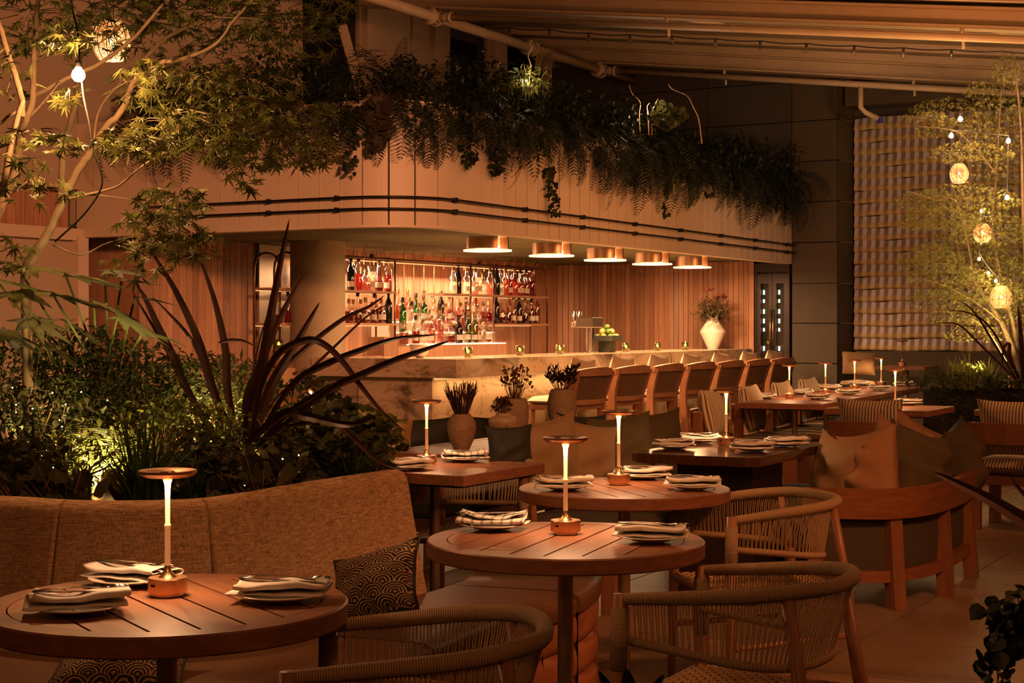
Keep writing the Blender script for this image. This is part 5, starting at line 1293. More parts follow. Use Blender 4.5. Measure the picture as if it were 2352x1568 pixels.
# dense planting behind the edge, leaf colour darkened because the canopy is unlit
mb = []
for k in range(330):
    s_ = c0 + (LFL[-1] - c0)*pr.random(); qv = cut_path(LFP, s_ - .03, s_ + .03, 2); d = (qv[2] - qv[0]).normalized(); inn = Vector((-d.y, d.x, 0))
    mb += cloud(pr, qv[1] + inn*pr.choice((-.10, -.16, 0, .15, .3)) + Vector((0,0, ZT + pr.uniform(-.24, .34))), .17, .17, .15, OVAL, .08, 30, 45)
o = leaves_object(mb, OVAL, M_['leaf_dark'], None, 'canopy_planting'); tag(o, 'dense dark leafy planting filling the trough on the canopy', 'foliage')
# trailing vines
def vine(px, py0, py1, label, shape, m, size, nleaf, side='r'):
    yy = None
    if px < 900: x = on_cross(px, XF - .06); base = BF(XF - .06, x); Y = base.y
    else: base = BF(on_line(px, YF - .06), YF - .06); Y = base.y
    z0, z1 = H - (py0 - HY)/F*Y, H - (py1 - HY)/F*Y; t = thing('trailing_vine', label, 'vine', base + Vector((0,0,z0))); pts = []; q = random.Random(int(px))
    n = 14; x = 0
    for i in range(n + 1):
        x += q.uniform(-.022,.022); pts.append(Vector((x, q.uniform(-.03, 0) - .02, (z1 - z0)*i/n)))
    MB().tube(pts, .003, 4).build('stem', M_['dry_dark'], t)
    Ms = []
    for k in range(nleaf):
        f = q.random()**.85; i = min(n - 1, int(f*n)); p = pts[i].lerp(pts[i+1], f*n - i); s_ = size*q.uniform(.7, 1.2)*(1.05 - .35*f)
        Ms.append(Matrix.Translation(p + Vector((q.uniform(-.05,.05), q.uniform(-.05,-.01), 0))) @ Matrix.Rotation(q.uniform(-.7,.7), 4, 'Z') @ Matrix.Rotation(R(-100) + q.gauss(0,.3), 4, 'X') @ Matrix.Rotation(q.gauss(0,.5), 4, 'Z') @ Matrix.Scale(s_, 4))
    if nleaf > 40: leaves_object(Ms, shape, m, t)
    else:
        me = MB().add(shape[0], shape[1]).mesh('leaf', m)
        for M in Ms: inst(me, 'leaf', t, M=M)
vine(828, 250, 400, 'ivy strand hanging left of the brown begonia leaves', HEART, M_['leaf_ivy'], .05, 60)
vine(870, 190, 340, 'brown veined begonia trailing over the canopy corner', HEART, M_['leaf_begonia'], .13, 26)
vine(890, 230, 300, 'second cluster of brown veined begonia leaves on the canopy', HEART, M_['leaf_begonia'], .12, 16)
vine(980, 240, 370, 'wispy green strand right of the begonia', LANCE, M_['leaf_ivy'], .06, 70)
vine(1070, 260, 380, 'ivy strand with large leaves above the first drum lamp', HEART, M_['leaf_ivy'], .06, 64)
vine(1130, 280, 400, 'thick ivy strand right of the canopy corner', HEART, M_['leaf_ivy'], .07, 70)
vine(1265, 380, 500, 'longest string of small round leaves on the canopy', ROUND, M_['leaf_ivy'], .032, 150)
vine(1462, 300, 430, 'thin blackish strand in the middle of the canopy', LANCE, M_['leaf_dark'], .05, 90)
vine(1540, 420, 500, 'ivy strand tipped with pale leaves right of the middle', HEART, M_['leaf_ivy'], .05, 60)
vine(1808, 380, 512, 'dark strand at the far right end of the canopy', LANCE, M_['leaf_dark'], .07, 90)
vine(505, 290, 385, 'small leafed strand at the left of the canopy', ROUND, M_['leaf_ivy'], .035, 60)
# lit accents on the canopy: little spotlights with curly twigs and a plume
def accent(px, py, Y, label, col, e, twigs):
    b = P(px, py, Y); t = thing('garden_spotlight', label, 'spotlight', b); MB().lathe([(0,-.05),(.03,-.05),(.035,.02),(.028,.02),(0,.0)], 14).build('housing', M_['black_metal'], t); MB().lathe([(0,.012),(.027,.012)], 12).build('lens', M_['glow_fitting'], t)
    d = bpy.data.lights.new('spot_beam', 'POINT'); d.energy = e; d.color = col; d.shadow_soft_size = .03; o = bpy.data.objects.new('spot_beam', d); COL.objects.link(o); o.parent = t; o.location = (0, -.06, .07)
    for k, pts in enumerate(twigs):
        w = thing('curly_twig', 'pale curly twig %s from left by the %s' % (ORD[k], 'pampas plume' if px < 1300 else 'middle canopy spotlight'), 'twig', P(pts[0][0], pts[0][1], Y), 0, 'curly twigs on the canopy'); o0 = P(pts[0][0], pts[0][1], Y)
        pp = smooth_path([P(x, y, Y) - o0 for x, y in pts], 4); MB().tube(pp, [.0075*(1 - .7*i/len(pp)) for i in range(len(pp))], 5).build('twig_stem', M_['bark_pale'], w, smooth=True)
accent(1212, 205, 13.1, 'small spotlight buried in the canopy plants by the pampas plume', (1,.75,.42), 3.2, [[(1201,215),(1200,185),(1208,170),(1203,150)],[(1212,225),(1214,190),(1219,150),(1213,128),(1222,108),(1216,100),(1226,90)],[(1220,220),(1222,190),(1232,165)]])
accent(1498, 268, 15.2, 'small spotlight buried in the canopy plants at the middle', (1,.62,.42), 4.0, [[(1470,310),(1468,262),(1470,235),(1452,215),(1444,192)],[(1490,310),(1488,262),(1486,245),(1492,236)],[(1497,310),(1498,262),(1502,245),(1512,225)],[(1612,330),(1605,275),(1592,245),(1578,220),(1545,205),(1535,193)]])
pp = P(1225, 185, 13.0); t = thing('pampas_plume', 'feathery pale pampas plume lit by the canopy spotlight', 'plume', pp); mb = MB()
for k in range(160):
    f = pr.random(); a = Vector((.02*f, 0, .04*f)); e_ = Vector((.05 + .20*f*pr.uniform(.5,1), pr.uniform(-.06,.06), .10 + .22*pr.random())); mb.tube([a, (a + e_)*.5 + Vector((0,0,.05)), e_], .0012, 3)
stuff(mb.build('plume', M_['leaf_grey'], t))
leaves_object(cloud(pr, P(1215, 180, 12.9), .22, .1, .12, LANCE, .09, 120, 60), LANCE, M_['leaf_bright'], None, 'bright_sprig'); tag(bpy.data.objects['bright_sprig'], 'bright green sprigs lit at the pampas plume', 'foliage')
leaves_object(cloud(pr, P(1530, 262, 15.0), .2, .1, .14, ROUND, .07, 90, 60), ROUND, M_['leaf_shrub'], None, 'leafy_sprig'); tag(bpy.data.objects['leafy_sprig'], 'round leafed sprigs right of the middle canopy spotlight', 'foliage')
# ---- left planter: soil bed behind the banquette
inn = offset_path(BP, -.14)
bed = [(p.x, p.y) for p in inn] + [(-.42, 6.6), (-.9, 7.4), (-2.2, 7.6), (-4.0, 7.4)]
o = MB().prism(bed, 0, .70).build('planter_bed', M_['planter_dark']); tag(o, 'raised planting bed behind the woven banquette', 'planter')
o = MB().prism([(x*.985 - .012, y*.997 + .02) for x, y in bed], .701, .73).build('soil', M_['soil'], o)
# ---- Japanese maple on the left
zz1 = lambda x, y: (x/2.614, y/2.614)
TREE = [
 ([(150,1640),(190,1540),(300,1380),(390,1180),(480,1010),(560,890),(640,760),(730,670),(800,500),(850,430),(920,380),(1100,350),(1290,270),(1400,130),(1480,40)], 30, 7, 5.75, -.25),
 ([(820,440),(850,370),(1000,230),(1150,150),(1340,95),(1500,0)], 13, 6, 5.65, .2),
 ([(1290,100),(1400,105),(1530,110),(1700,140),(1850,100)], 7, 2, 5.6, .1),
 ([(370,1200),(375,960),(400,820),(450,640),(462,520),(480,300),(540,120),(640,-20)], 22, 9, 5.9, .1),
 ([(130,600),(260,545),(400,470),(560,400),(700,310),(830,200),(980,20)], 16, 8, 5.7, -.2),
 ([(-30,1330),(30,1180),(100,1000),(130,800),(190,620),(200,400),(220,100),(235,-30)], 30, 12, 5.5, .2),
 ([(-20,100),(30,260),(80,420),(125,560),(135,700)], 16, 18, 5.4, 0),
 ([(15,1180),(60,900),(100,720),(140,600)], 20, 14, 5.35, 0),
 ([(560,860),(600,650),(720,500),(800,430)], 9, 6, 5.8, 0),
 ([(400,1195),(600,1150),(720,1110),(850,1000),(1000,910),(1200,800),(1400,740),(1650,700),(1850,690)], 8, 2, 5.5, -.3),
 ([(320,1470),(480,1530),(620,1470),(750,1430),(870,1420)], 7, 2, 5.55, -.2),
 ([(420,1190),(550,1170),(800,1200),(1000,1235)], 5, 2, 5.55, -.2),
 ([(-20,760),(60,690),(130,660)], 10, 8, 5.4, 0), ([(180,700),(290,580),(360,490)], 7, 4, 5.6, 0),
 ([(1300,290),(1420,320),(1540,290),(1660,210)], 4, 1.5, 5.5, 0), ([(700,150),(640,230),(500,300),(360,330)], 5, 2, 5.6, 0),
]
mt = thing('maple_tree', 'japanese maple with pale branching trunks leaning over the left planter', 'tree', P(57, 630, 5.75).xy.to_3d() + Vector((0,0,.7)))
mo = Vector(mt.location)
for k, (pts, r0, r1, Y, dy) in enumerate(TREE):
    n = len(pts); pp = [P(*zz1(x, y), Y + dy*i/(n-1)) - mo for i, (x, y) in enumerate(pts)]; pp = smooth_path(pp, 5); N_ = len(pp)
    rr = [(r0 + (r1 - r0)*i/(N_-1))/2.614/F*Y*1.02 for i in range(N_)]
    pp = [p + Vector((pr.uniform(-1,1), pr.uniform(-1,1), pr.uniform(-1,1)))*rr[i]*.18 for i, p in enumerate(pp)]
    if k == 0: pp = [Vector((.0, .05, .0)), Vector((.01,.02,.25))] + pp; rr = [rr[0]*1.2, rr[0]*1.1] + rr
    MB().tube(pp, rr, 9).build('trunk' if r0 > 15 else 'branch', M_['bark'], mt, smooth=True)
CL = [(60,40,90,45,110,6.0),(120,110,60,35,50,5.8),(30,160,40,50,40,5.6),(150,92,55,14,34,5.0),(250,30,120,35,120,6.2),(400,30,120,35,150,6.1),(520,45,120,35,150,6.0),(640,40,90,35,120,5.9),(700,100,55,35,60,5.7),(760,15,45,20,40,5.8),
 (340,195,60,45,80,5.5),(440,190,90,35,120,5.5),(560,190,100,32,120,5.5),(620,262,100,35,140,5.4),(500,285,110,42,180,5.3),(400,290,70,38,90,5.3),(640,325,90,42,120,5.2),(715,345,50,30,50,5.1),(560,330,80,45,110,5.2),(558,398,34,30,22,5.0),(330,335,70,22,50,5.1),(275,318,50,18,30,5.1),
 (400,470,65,34,90,5.0),(370,525,75,36,90,5.0),(440,560,48,36,50,5.0),(320,600,60,34,50,5.1),(70,315,60,16,30,5.0),(130,335,48,18,25,5.0),(40,385,50,25,30,5.2),(95,435,60,25,25,5.2),(150,220,40,18,20,5.3),(180,60,60,30,40,5.6),(520,110,90,30,70,6.1),(330,110,70,40,60,6.2),(20,590,50,30,40,5.2)]
star_me = [MB().add([tuple(c*s_ for c in v) for v in STAR[0]], STAR[1]).mesh('leaf', M_['leaf_maple']) for s_ in (.036, .042, .048)]
allM = []; tw = MB()
for (px, py, rx, ry, n, Y) in CL:
    cc_ = P(px, py, Y)
    for k in range(int(n*.72)):
        a = pr.uniform(0, 6.283); r_ = math.sqrt(pr.random()); p = P(px + rx*1.45*r_*math.cos(a), py + ry*1.4*r_*math.sin(a), Y + pr.uniform(-.4, .4))
        M = Matrix.Translation(p - mo) @ Matrix.Rotation(pr.uniform(0, 6.283), 4, 'Z') @ Matrix.Rotation(R(pr.gauss(-28, 22)), 4, 'X') @ Matrix.Rotation(R(pr.gauss(0, 20)), 4, 'Y')
        if pr.random() < .35: M = Matrix.Translation(p - mo) @ Matrix.Rotation(pr.gauss(0,.8), 4, 'Z') @ Matrix.Rotation(R(pr.gauss(-125, 22)), 4, 'X') @ Matrix.Rotation(pr.gauss(0,.5), 4, 'Z')
        allM.append((Y, M, pr.choice((.036,.042,.048))))
        if k % 4 == 0:
            b = cc_ + (p - cc_)*.25 + Vector((0, .04, .03)); tw.tube([b - mo, (b + p)/2 - mo + Vector((0,0,.012)), p - mo], [.0022,.0016,.001], 3)
allM.sort(key=lambda t_: t_[0])
for k, (Y, M, s_) in enumerate(allM[:280]): inst(star_me[{.036:0,.042:1,.048:2}[s_]], 'leaf', mt, M=M)
leaves_object([M @ Matrix.Scale(s_, 4) for Y, M, s_ in allM[280:]], STAR, M_['leaf_maple'], mt)
stuff(tw.build('twigs', M_['bark'], mt))
# ---- lantern and bare bulb in the maple
def lantern(c, r_, h_, label, hang=None, e=6, rib=12, weave=22):
    t = thing('basket_lantern', label, 'lantern', c, 0, 'woven basket lanterns'); m = MB()
    def pf_(f): z = h_*(f - .5); return (r_*(math.sin(math.pi*(.16 + .74*f))**.65) * (1.0 if f < .75 else 1), z)
    for k in range(weave):
        rr, z = pf_(k/(weave-1)); m.tube([(rr*math.cos(2*math.pi*i/28), rr*math.sin(2*math.pi*i/28), z + .0012*math.sin(i*2.3 + k)) for i in range(28)], h_/weave*.36, 4, closed=True)
    stuff(m.build('basket_weave', M_['basket'], t))
    for k in range(rib):
        a = 2*math.pi*k/rib; MB().tube([(pf_(f/10)[0]*1.02*math.cos(a), pf_(f/10)[0]*1.02*math.sin(a), pf_(f/10)[1]) for f in range(11)], r_*.025, 5).build('rib', M_['cushion_rust'], t)
    b = MB().lathe([(0,-.02),(.012,-.015),(.016,0),(.012,.014),(.006,.024),(0,.024)], 12).build('bulb', M_['glow_bulb'], t, smooth=True); b.scale = (.6*r_/.09,)*3
    d = bpy.data.lights.new('lantern_light', 'POINT'); d.energy = e; d.color = (1,.60,.30); d.shadow_soft_size = .02; o = bpy.data.objects.new('lantern_light', d); COL.objects.link(o); o.parent = t; o.location = (0, 0, -.03*r_/.09)
    if hang is not None: MB().tube([(0,0,h_*.5), hang - Vector(c)], .003, 4).build('hanging_cord', M_['cable'], t)
lantern(P(256, 93, 6.6), .080, .165, 'woven basket lantern glowing in the maple', P(236, -20, 6.6), e=9, weave=34)
t = thing('string_bulb', 'bare glowing bulb on a black cable in the maple', 'bulb', P(180, 172, 5.2)); bo = Vector(t.location)
MB().lathe([(0,-.024),(.012,-.021),(.021,-.010),(.0225,0),(.019,.012),(.011,.022),(.008,.028),(0,.028)], 18).build('glass_bulb', M_['glow_bulb'], t, smooth=True)
MB().lathe([(.010,.026),(.011,.045),(0,.05)], 12).build('socket', M_['cable'], t, smooth=True)
MB().tube(smooth_path([P(*zz1(x, y), 5.22) - bo for x, y in ((425,-20),(440,80),(465,180),(475,300),(480,400))], 5), .0035, 6).build('cable', M_['cable'], t, smooth=True)
MB().tube(smooth_path([P(*zz1(x, y), 5.22) - bo for x, y in ((485,400),(500,570),(540,760),(560,900),(598,1000),(606,1130),(500,1290),(330,1450))], 5), .0035, 6).build('cable', M_['cable'], t, smooth=True)
d = bpy.data.lights.new('bulb_light', 'POINT'); d.energy = 28; d.color = (1,.46,.17); d.shadow_soft_size = .023; o = bpy.data.objects.new('bulb_light', d); COL.objects.link(o); o.parent = t; o.location = (0,-.03,-.03)
# ---- fatsia with big lobed leaves
ft = thing('fatsia_shrub', 'fatsia with broad lobed leaves at the left edge', 'shrub', P(90, 1000, 6.0)); fo = Vector(ft.location)
fat_me = MB().add(*palmate(.19, 7, 118, .05, .12, la=15)).mesh('leaf', M_['leaf_fatsia'])
for (px, py, yaw, tx, ty, s_, Y) in ((40,612,-1.9,-4,6,1.2,5.3),(150,628,-1.5,-8,-4,1.3,5.2),(240,622,-1.2,2,8,1.0,5.3),(30,668,-2.2,-10,8,1.1,5.2),(120,672,-1.5,-12,-6,1.2,5.1),(215,690,-1.0,-18,10,1.1,5.5),(270,725,-1.3,-26,-10,1.1,5.6),(60,730,-1.8,-22,10,1.1,5.6),(150,735,-1.4,-28,0,1.1,5.8),(-10,640,-1.2,-10,0,1.1,5.4),(310,680,-1.0,-6,4,.85,5.4),(280,640,-1.7,-4,0,.8,5.5),(100,785,-1.4,-30,0,1.1,5.8),(0,760,-1.6,-25,10,1.0,5.6),(330,760,-1.1,-14,0,.9,5.7)):
    p = P(px, py, Y) - fo; M = Matrix.Translation(p) @ Matrix.Rotation(yaw - R(90) + R(90), 4, 'Z') @ Matrix.Rotation(R(tx), 4, 'X') @ Matrix.Rotation(R(ty), 4, 'Y') @ Matrix.Scale(s_*.9, 4)
    l = inst(fat_me, 'leaf', ft, M=M); MB().tube([Vector((0, .05, -.3)), Vector((p.x*.5, .2, p.z*.5)), p], [.006,.005,.004], 5).build('leaf_stalk', M_['leaf_fatsia'], ft)
# ---- dark flax with long sword leaves
fx = thing('flax_plant', 'dark bronze flax with long sword leaves in the left planter', 'plant', P(590, 1045, 6.0)); xo = Vector(fx.location)
za = lambda pts: [(x/2.613, 500 + y/2.613) for x, y in pts]; zb_ = lambda pts: [(560 + x/3.136, 500 + y/3.136) for x, y in pts]; zc_ = lambda pts: [(800 + x/3.36, 800 + y/3.36) for x, y in pts]
BLD = [(za([(1440,1330),(1500,1150),(1570,900),(1650,450),(1737,5)]), 27, 5.7, -.1), (za([(1400,1380),(1480,1100),(1570,870),(1700,560),(1830,330)]), 20, 5.8, .2), (za([(1180,1300),(1120,1020),(1040,830),(950,650),(870,480),(800,380)]), 20, 5.9, .3),
 (za([(1320,1300),(1270,1000),(1190,730),(1050,430),(895,180)]), 21, 5.8, .1), (za([(1375,1350),(1370,1050),(1355,800),(1290,500),(1185,200)]), 20, 5.85, .2), (zb_([(20,1500),(130,1200),(250,980),(430,885),(560,900),(700,1020),(850,1220),(1000,1400),(1155,1535)]), 17, 5.6, -.35),
 (zb_([(60,1520),(250,1150),(420,960),(700,740),(900,640),(1015,558)]), 13, 5.75, .2), (zb_([(150,1450),(350,1200),(600,1050),(850,950),(1100,870),(1392,842)]), 16, 5.6, -.3), (zb_([(250,1480),(600,1250),(800,1150),(1100,1020),(1300,950),(1495,880)]), 17, 5.5, -.4),
 (zb_([(60,1450),(200,1200),(380,900),(548,605)]), 22, 5.7, .1), (zb_([(0,1560),(220,1320),(450,1120),(620,960),(900,700),(1085,605)]), 8, 5.8, .3), (zb_([(-40,1540),(280,1415),(450,1430),(760,1490),(960,1420)]), 22, 5.5, -.3),
 (zb_([(-60,1500),(50,1200),(110,900),(200,600),(330,100)]), 5, 5.9, .2), (zb_([(100,1560),(300,1420),(480,1300),(630,1190)]), 14, 5.5, -.2), (zc_([(-330,500),(-150,560),(30,680),(150,800),(300,900),(480,938)]), 12, 5.45, -.2), (za([(1130,1080),(1050,860),(900,620),(780,420)]), 9, 6.1, .3), (za([(1330,1240),(1200,830),(1120,690),(1000,560),(910,470)]), 9, 6.0, .3), (zb_([(-180,900),(-120,885),(-60,880),(10,890),(110,940)]), 8, 5.7, 0)]
for k, (pts, w, Y, dy) in enumerate(BLD):
    pts = [(590 + (pts[0][0] - 590)*.6, pts[0][1] + 30)] + pts[1:] if pts[0][1] > 900 else pts
    n = len(pts); pp = smooth_path([P(x, y, Y + dy*(i/(n-1))) - xo for i, (x, y) in enumerate(pts)], 7); N_ = len(pp); vs, fs = [], []
    for i, p in enumerate(pp):
        t_ = i/(N_-1); d = (pp[min(i+1, N_-1)] - pp[max(i-1, 0)]).normalized(); sd_ = d.cross(Vector((0, 1, 0))).normalized(); wd = w/F*Y*.5*(min(1, .55 + 1.6*t_) * (1 - t_**2.6)**.8 + .02)
        f_ = Vector((0, .35*wd, 0)); vs += [p + sd_*wd - f_, p + f_, p - sd_*wd - f_, p + f_ + Vector((0,.002,0))]
    for i in range(N_-1): a = 4*i; fs += [(a,a+4,a+5,a+1),(a+1,a+5,a+6,a+2)]
    MB().add(vs, fs).build('blade', M_['leaf_flax'], fx)
# ---- shrubs of the left bed
def shrub(px, py, Y, rx, rz, n, shape, size, m, label, tilt=35, stems=8, ry=None):
    c = P(px, py, Y); t = thing('shrub', label, 'shrub', (c.x, c.y, .72)); o = Vector(t.location)
    leaves_object(cloud(pr, c - o, rx, ry or rx*.8, rz, shape, size, n, tilt), shape, m, t)
    for k in range(stems):
        a = pr.uniform(0, 6.283); e_ = Vector((rx*.7*math.cos(a), rx*.5*math.sin(a), (c.z - o.z) + rz*pr.uniform(-.2,.7))); MB().tube([(0,0,0), e_*.5 + Vector((0,0,.05)), e_], [.006,.004,.002], 4).build('stem', M_['dry_brown'], t)
SH = [(60,860,6.1,.30,.16,420,LANCE,.085,'leaf_shrub','bushy shrub at the left edge above the lit grass'),(190,850,6.2,.30,.18,420,OVAL,.07,'leaf_shrub','bushy shrub left of the flax, behind the fatsia stems'),(320,880,6.1,.28,.16,380,LANCE,.09,'leaf_shrub','leafy shrub in front of the timber wall'),
 (450,905,6.2,.28,.15,380,STAR5,.06,'leaf_shrub','feathery shrub left of the flax base'),(520,880,6.6,.24,.12,300,LANCE,.08,'leaf_shrub','bamboo-like shrub behind the flax'),(60,980,5.7,.26,.17,400,OVAL,.06,'leaf_heuchera','dark small leaved shrub at the left edge'),
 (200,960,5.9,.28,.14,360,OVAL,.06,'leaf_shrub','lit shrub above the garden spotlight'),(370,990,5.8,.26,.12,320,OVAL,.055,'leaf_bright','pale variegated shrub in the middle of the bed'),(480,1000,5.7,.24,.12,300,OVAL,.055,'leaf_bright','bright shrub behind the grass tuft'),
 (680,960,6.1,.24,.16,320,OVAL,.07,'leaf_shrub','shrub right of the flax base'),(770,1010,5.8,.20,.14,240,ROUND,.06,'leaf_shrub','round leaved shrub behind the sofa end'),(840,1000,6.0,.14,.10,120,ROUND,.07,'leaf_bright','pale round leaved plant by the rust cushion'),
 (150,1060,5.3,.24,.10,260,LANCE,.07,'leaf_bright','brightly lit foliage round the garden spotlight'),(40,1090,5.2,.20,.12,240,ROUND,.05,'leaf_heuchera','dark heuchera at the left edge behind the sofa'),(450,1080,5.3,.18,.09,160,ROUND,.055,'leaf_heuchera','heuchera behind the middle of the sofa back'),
 (640,1075,5.5,.22,.11,190,ROUND,.06,'leaf_heuchera','veined heuchera behind the sofa'),(720,1050,5.7,.18,.11,150,ROUND,.06,'leaf_heuchera','veined heuchera at the sofa end'),(560,1030,5.7,.24,.12,260,LANCE,.08,'leaf_shrub','lance leaved plant in front of the flax')]
for px, py, Y, rx, rz, n, sh_, sz, m, lab in SH: shrub(px, py, Y, rx*1.05, rz*1.1, int(n*1.7), sh_, sz*.70, M_[m], lab)
def heuchera(px, py, Y, n, label, r_=.17, s0=.068):
    c = P(px, py, Y); t = thing('heuchera_plant', label, 'plant', (c.x, c.y, .73)); me = MB().add([tuple(x for x in v) for v in ROUND[0]], ROUND[1]).mesh('leaf', M_['leaf_heuchera'])
    for k in range(n):
        a = pr.uniform(0, 6.28); rr = r_*math.sqrt(pr.random()); p = Vector((rr*math.cos(a), rr*math.sin(a) - .05, c.z - .73 + pr.uniform(-.06,.06))); s_ = s0*pr.uniform(.8,1.2)
        MB().tube([(0,0,0), p*.6, p], .002, 3).build('leaf_stalk', M_['dry_brown'], t)
        inst(me, 'leaf', t, M=Matrix.Translation(p) @ Matrix.Rotation(pr.gauss(0,.8), 4, 'Z') @ Matrix.Rotation(R(pr.gauss(-60,25)), 4, 'X') @ Matrix.Rotation(pr.gauss(0,.6), 4, 'Z') @ Matrix.Scale(s_, 4))
heuchera(150, 1095, 4.95, 12, 'heuchera with scalloped leaves in front of the garden spotlight'); heuchera(60, 1115, 4.95, 12, 'heuchera with scalloped leaves at the far left of the bed')
heuchera(600, 1080, 5.2, 16, 'heuchera with scalloped leaves behind the sofa, left of its tall end'); heuchera(720, 1075, 5.45, 14, 'heuchera with scalloped leaves next to the sofa end'); heuchera(835, 1050, 5.75, 9, 'leafy plant hanging over the end of the sofa')
def grass(px, py, Y, n, h_, spread, label, m='leaf_grass', wd=.010):
    c = P(px, py, Y); t = thing('grass_tuft', label, 'grass', (c.x, c.y, .72)); me = []
    for v in range(6):
        vs, fs = [], []; lean = pr.uniform(.15, .8); L = h_*pr.uniform(.75, 1.1); K = 7
        for i in range(K + 1):
            f = i/K; x = spread*lean*f**1.6; z = L*(f - .38*lean*f**2.6); w_ = wd*(1 - f**2)*.5 + .0006; vs += [(x, -w_, z), (x, w_, z)]
        for i in range(K): fs.append((2*i, 2*i+1, 2*i+3, 2*i+2))
        me.append(MB().add(vs, fs).mesh('blade', M_[m]))
    for k in range(n): inst(pr.choice(me), 'blade', t, M=Matrix.Translation((pr.uniform(-.04,.04), pr.uniform(-.04,.04), 0)) @ Matrix.Rotation(pr.uniform(0, 6.283), 4, 'Z') @ Matrix.Scale(pr.uniform(.75,1.1), 4))
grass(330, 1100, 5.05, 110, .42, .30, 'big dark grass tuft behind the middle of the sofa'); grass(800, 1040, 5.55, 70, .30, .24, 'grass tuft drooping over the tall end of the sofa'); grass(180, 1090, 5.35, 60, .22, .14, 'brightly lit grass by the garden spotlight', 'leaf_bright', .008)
grass(440, 1090, 5.2, 50, .26, .2, 'low grass right of the big tuft'); grass(700, 1080, 5.5, 50, .26, .2, 'low grass behind the sofa end')
fern_spots = [(180,1000,5.45,'fern with lit fronds just above the bright grass'),(90,1040,5.3,'fern low at the left behind the sofa'),(540,960,5.9,'fern at the foot of the flax'),(700,930,6.2,'fern rising behind the flax blades'),(360,900,6.1,'fern against the timber wall'),(220,900,6.2,'fern below the fatsia leaves'),(120,930,5.8,'fern at the left of the bed above the lit grass'),(300,960,5.7,'fern in the middle of the bed'),(430,1040,5.45,'fern behind the low heuchera'),(640,985,5.9,'fern right of the flax'),(40,900,6.0,'fern at the left edge of the bed'),(250,1010,5.6,'lit fern above the garden spotlight')]
for px, py, Y, lab in fern_spots:
    c = P(px, py, Y); t = thing('garden_fern', lab, 'fern', (c.x, c.y, c.z - .18))
    for k in range(9): inst(pr.choice(FR_GREEN), 'frond', t, M=Matrix.Rotation(pr.uniform(0, 6.28), 4, 'Z') @ Matrix.Scale(pr.uniform(.6,1), 4))
# garden spotlights of the bed
def upspot(px, py, Y, label, e, tgt, housing=True, col=(1,.66,.24), spot=110):
    b = P(px, py, Y); t = thing('garden_spotlight', label, 'spotlight', b)
    dv = (Vector(tgt) - b).normalized(); M = dv.to_track_quat('Z', 'Y').to_matrix().to_4x4()
    MB().lathe([(0,-.12),(.030,-.12),(.036,-.10),(.036,.03),(.031,.03),(.030,.0),(0,.0)], 20, M=M).build('housing', M_['bronze'], t, smooth=True, auto=40); MB().lathe([(0,.004),(.029,.004)], 14, M=M).build('lens', M_['glow_fitting'], t)
    MB().tube([M @ Vector((0,0,-.10)), Vector((0,.02,.70 - b.z))], .008, 6).build('stake', M_['black_metal'], t)
    d = bpy.data.lights.new('garden_beam', 'SPOT'); d.energy = e; d.color = col; d.spot_size = R(spot); d.spot_blend = .8; d.shadow_soft_size = .03
    o = bpy.data.objects.new('garden_beam', d); COL.objects.link(o); o.parent = t; o.matrix_basis = (dv.to_track_quat('-Z', 'Y')).to_matrix().to_4x4(); o.location = dv*.03
upspot(262, 1105, 5.35, 'garden spotlight tucked behind the middle of the sofa back', 95, P(150, 960, 5.7), spot=130)
upspot(215, 1120, 5.6, 'garden spotlight shining up into the maple', 40, P(150, 300, 5.6), spot=80)
upspot(655, 1120, 5.75, 'garden spotlight behind the tall end of the sofa', 30, P(620, 950, 5.9), spot=130)
upspot(520, 1060, 6.1, 'garden spotlight hidden under the flax', 42, P(470, 900, 6.2), spot=130)
upspot(30, 1060, 5.8, 'garden spotlight at the left edge of the bed', 18, P(60, 850, 6.0), spot=130)
# fairy lights in the bed
fw = thing('fairy_lights', 'string of tiny warm fairy lights among the left plants', 'string lights', (0,0,0)); fb = MB().lathe([(0,-.0032),(.0032,0),(0,.0032)], 6).mesh('bulb', M_['glow_fairy'], True)
fpts = [P(pr.uniform(-20, 260), pr.uniform(890, 1110), pr.uniform(5.1, 5.7)) for k in range(30)] + [P(pr.uniform(560, 720), pr.uniform(1040, 1120), pr.uniform(5.3, 5.5)) for k in range(9)]
fpts.sort(key=lambda v: (round(v.z*6), v.x)); MB().tube(fpts, .0012, 3).build('wire', M_['cable'], fw)
for p in fpts: inst(fb, 'bulb', fw, loc=p)
# ---- right planter with the lit tree
rb = MB().prism([(3.66,13.95),(6.3,12.45),(7.4,14.6),(4.75,16.1)], 0, .79).build('planter_bed', M_['planter_dark']); tag(rb, 'dark planter on the right under the lit tree', 'planter')
MB().prism([(3.74,13.99),(6.25,12.56),(7.3,14.55),(4.8,15.98)], .791, .81).build('soil', M_['soil'], rb)
mb = []
for k in range(24): mb += cloud(pr, Vector((3.66,13.93,.62)).lerp(Vector((6.2,12.45,.62)), k/23) + Vector((0,-.06,pr.uniform(-.4,.12))), .16, .08, .16, LANCE, .09, 46, 50)
o = leaves_object(mb, LANCE, M_['leaf_dark'], None, 'hedge_planting'); tag(o, 'dark trailing foliage covering the right planter front', 'foliage')
rt = thing('maple_tree', 'fine leaved tree strung with lights at the right', 'tree', P(2330, 900, 14.3).xy.to_3d() + Vector((0,0,.8))); ro = Vector(rt.location)
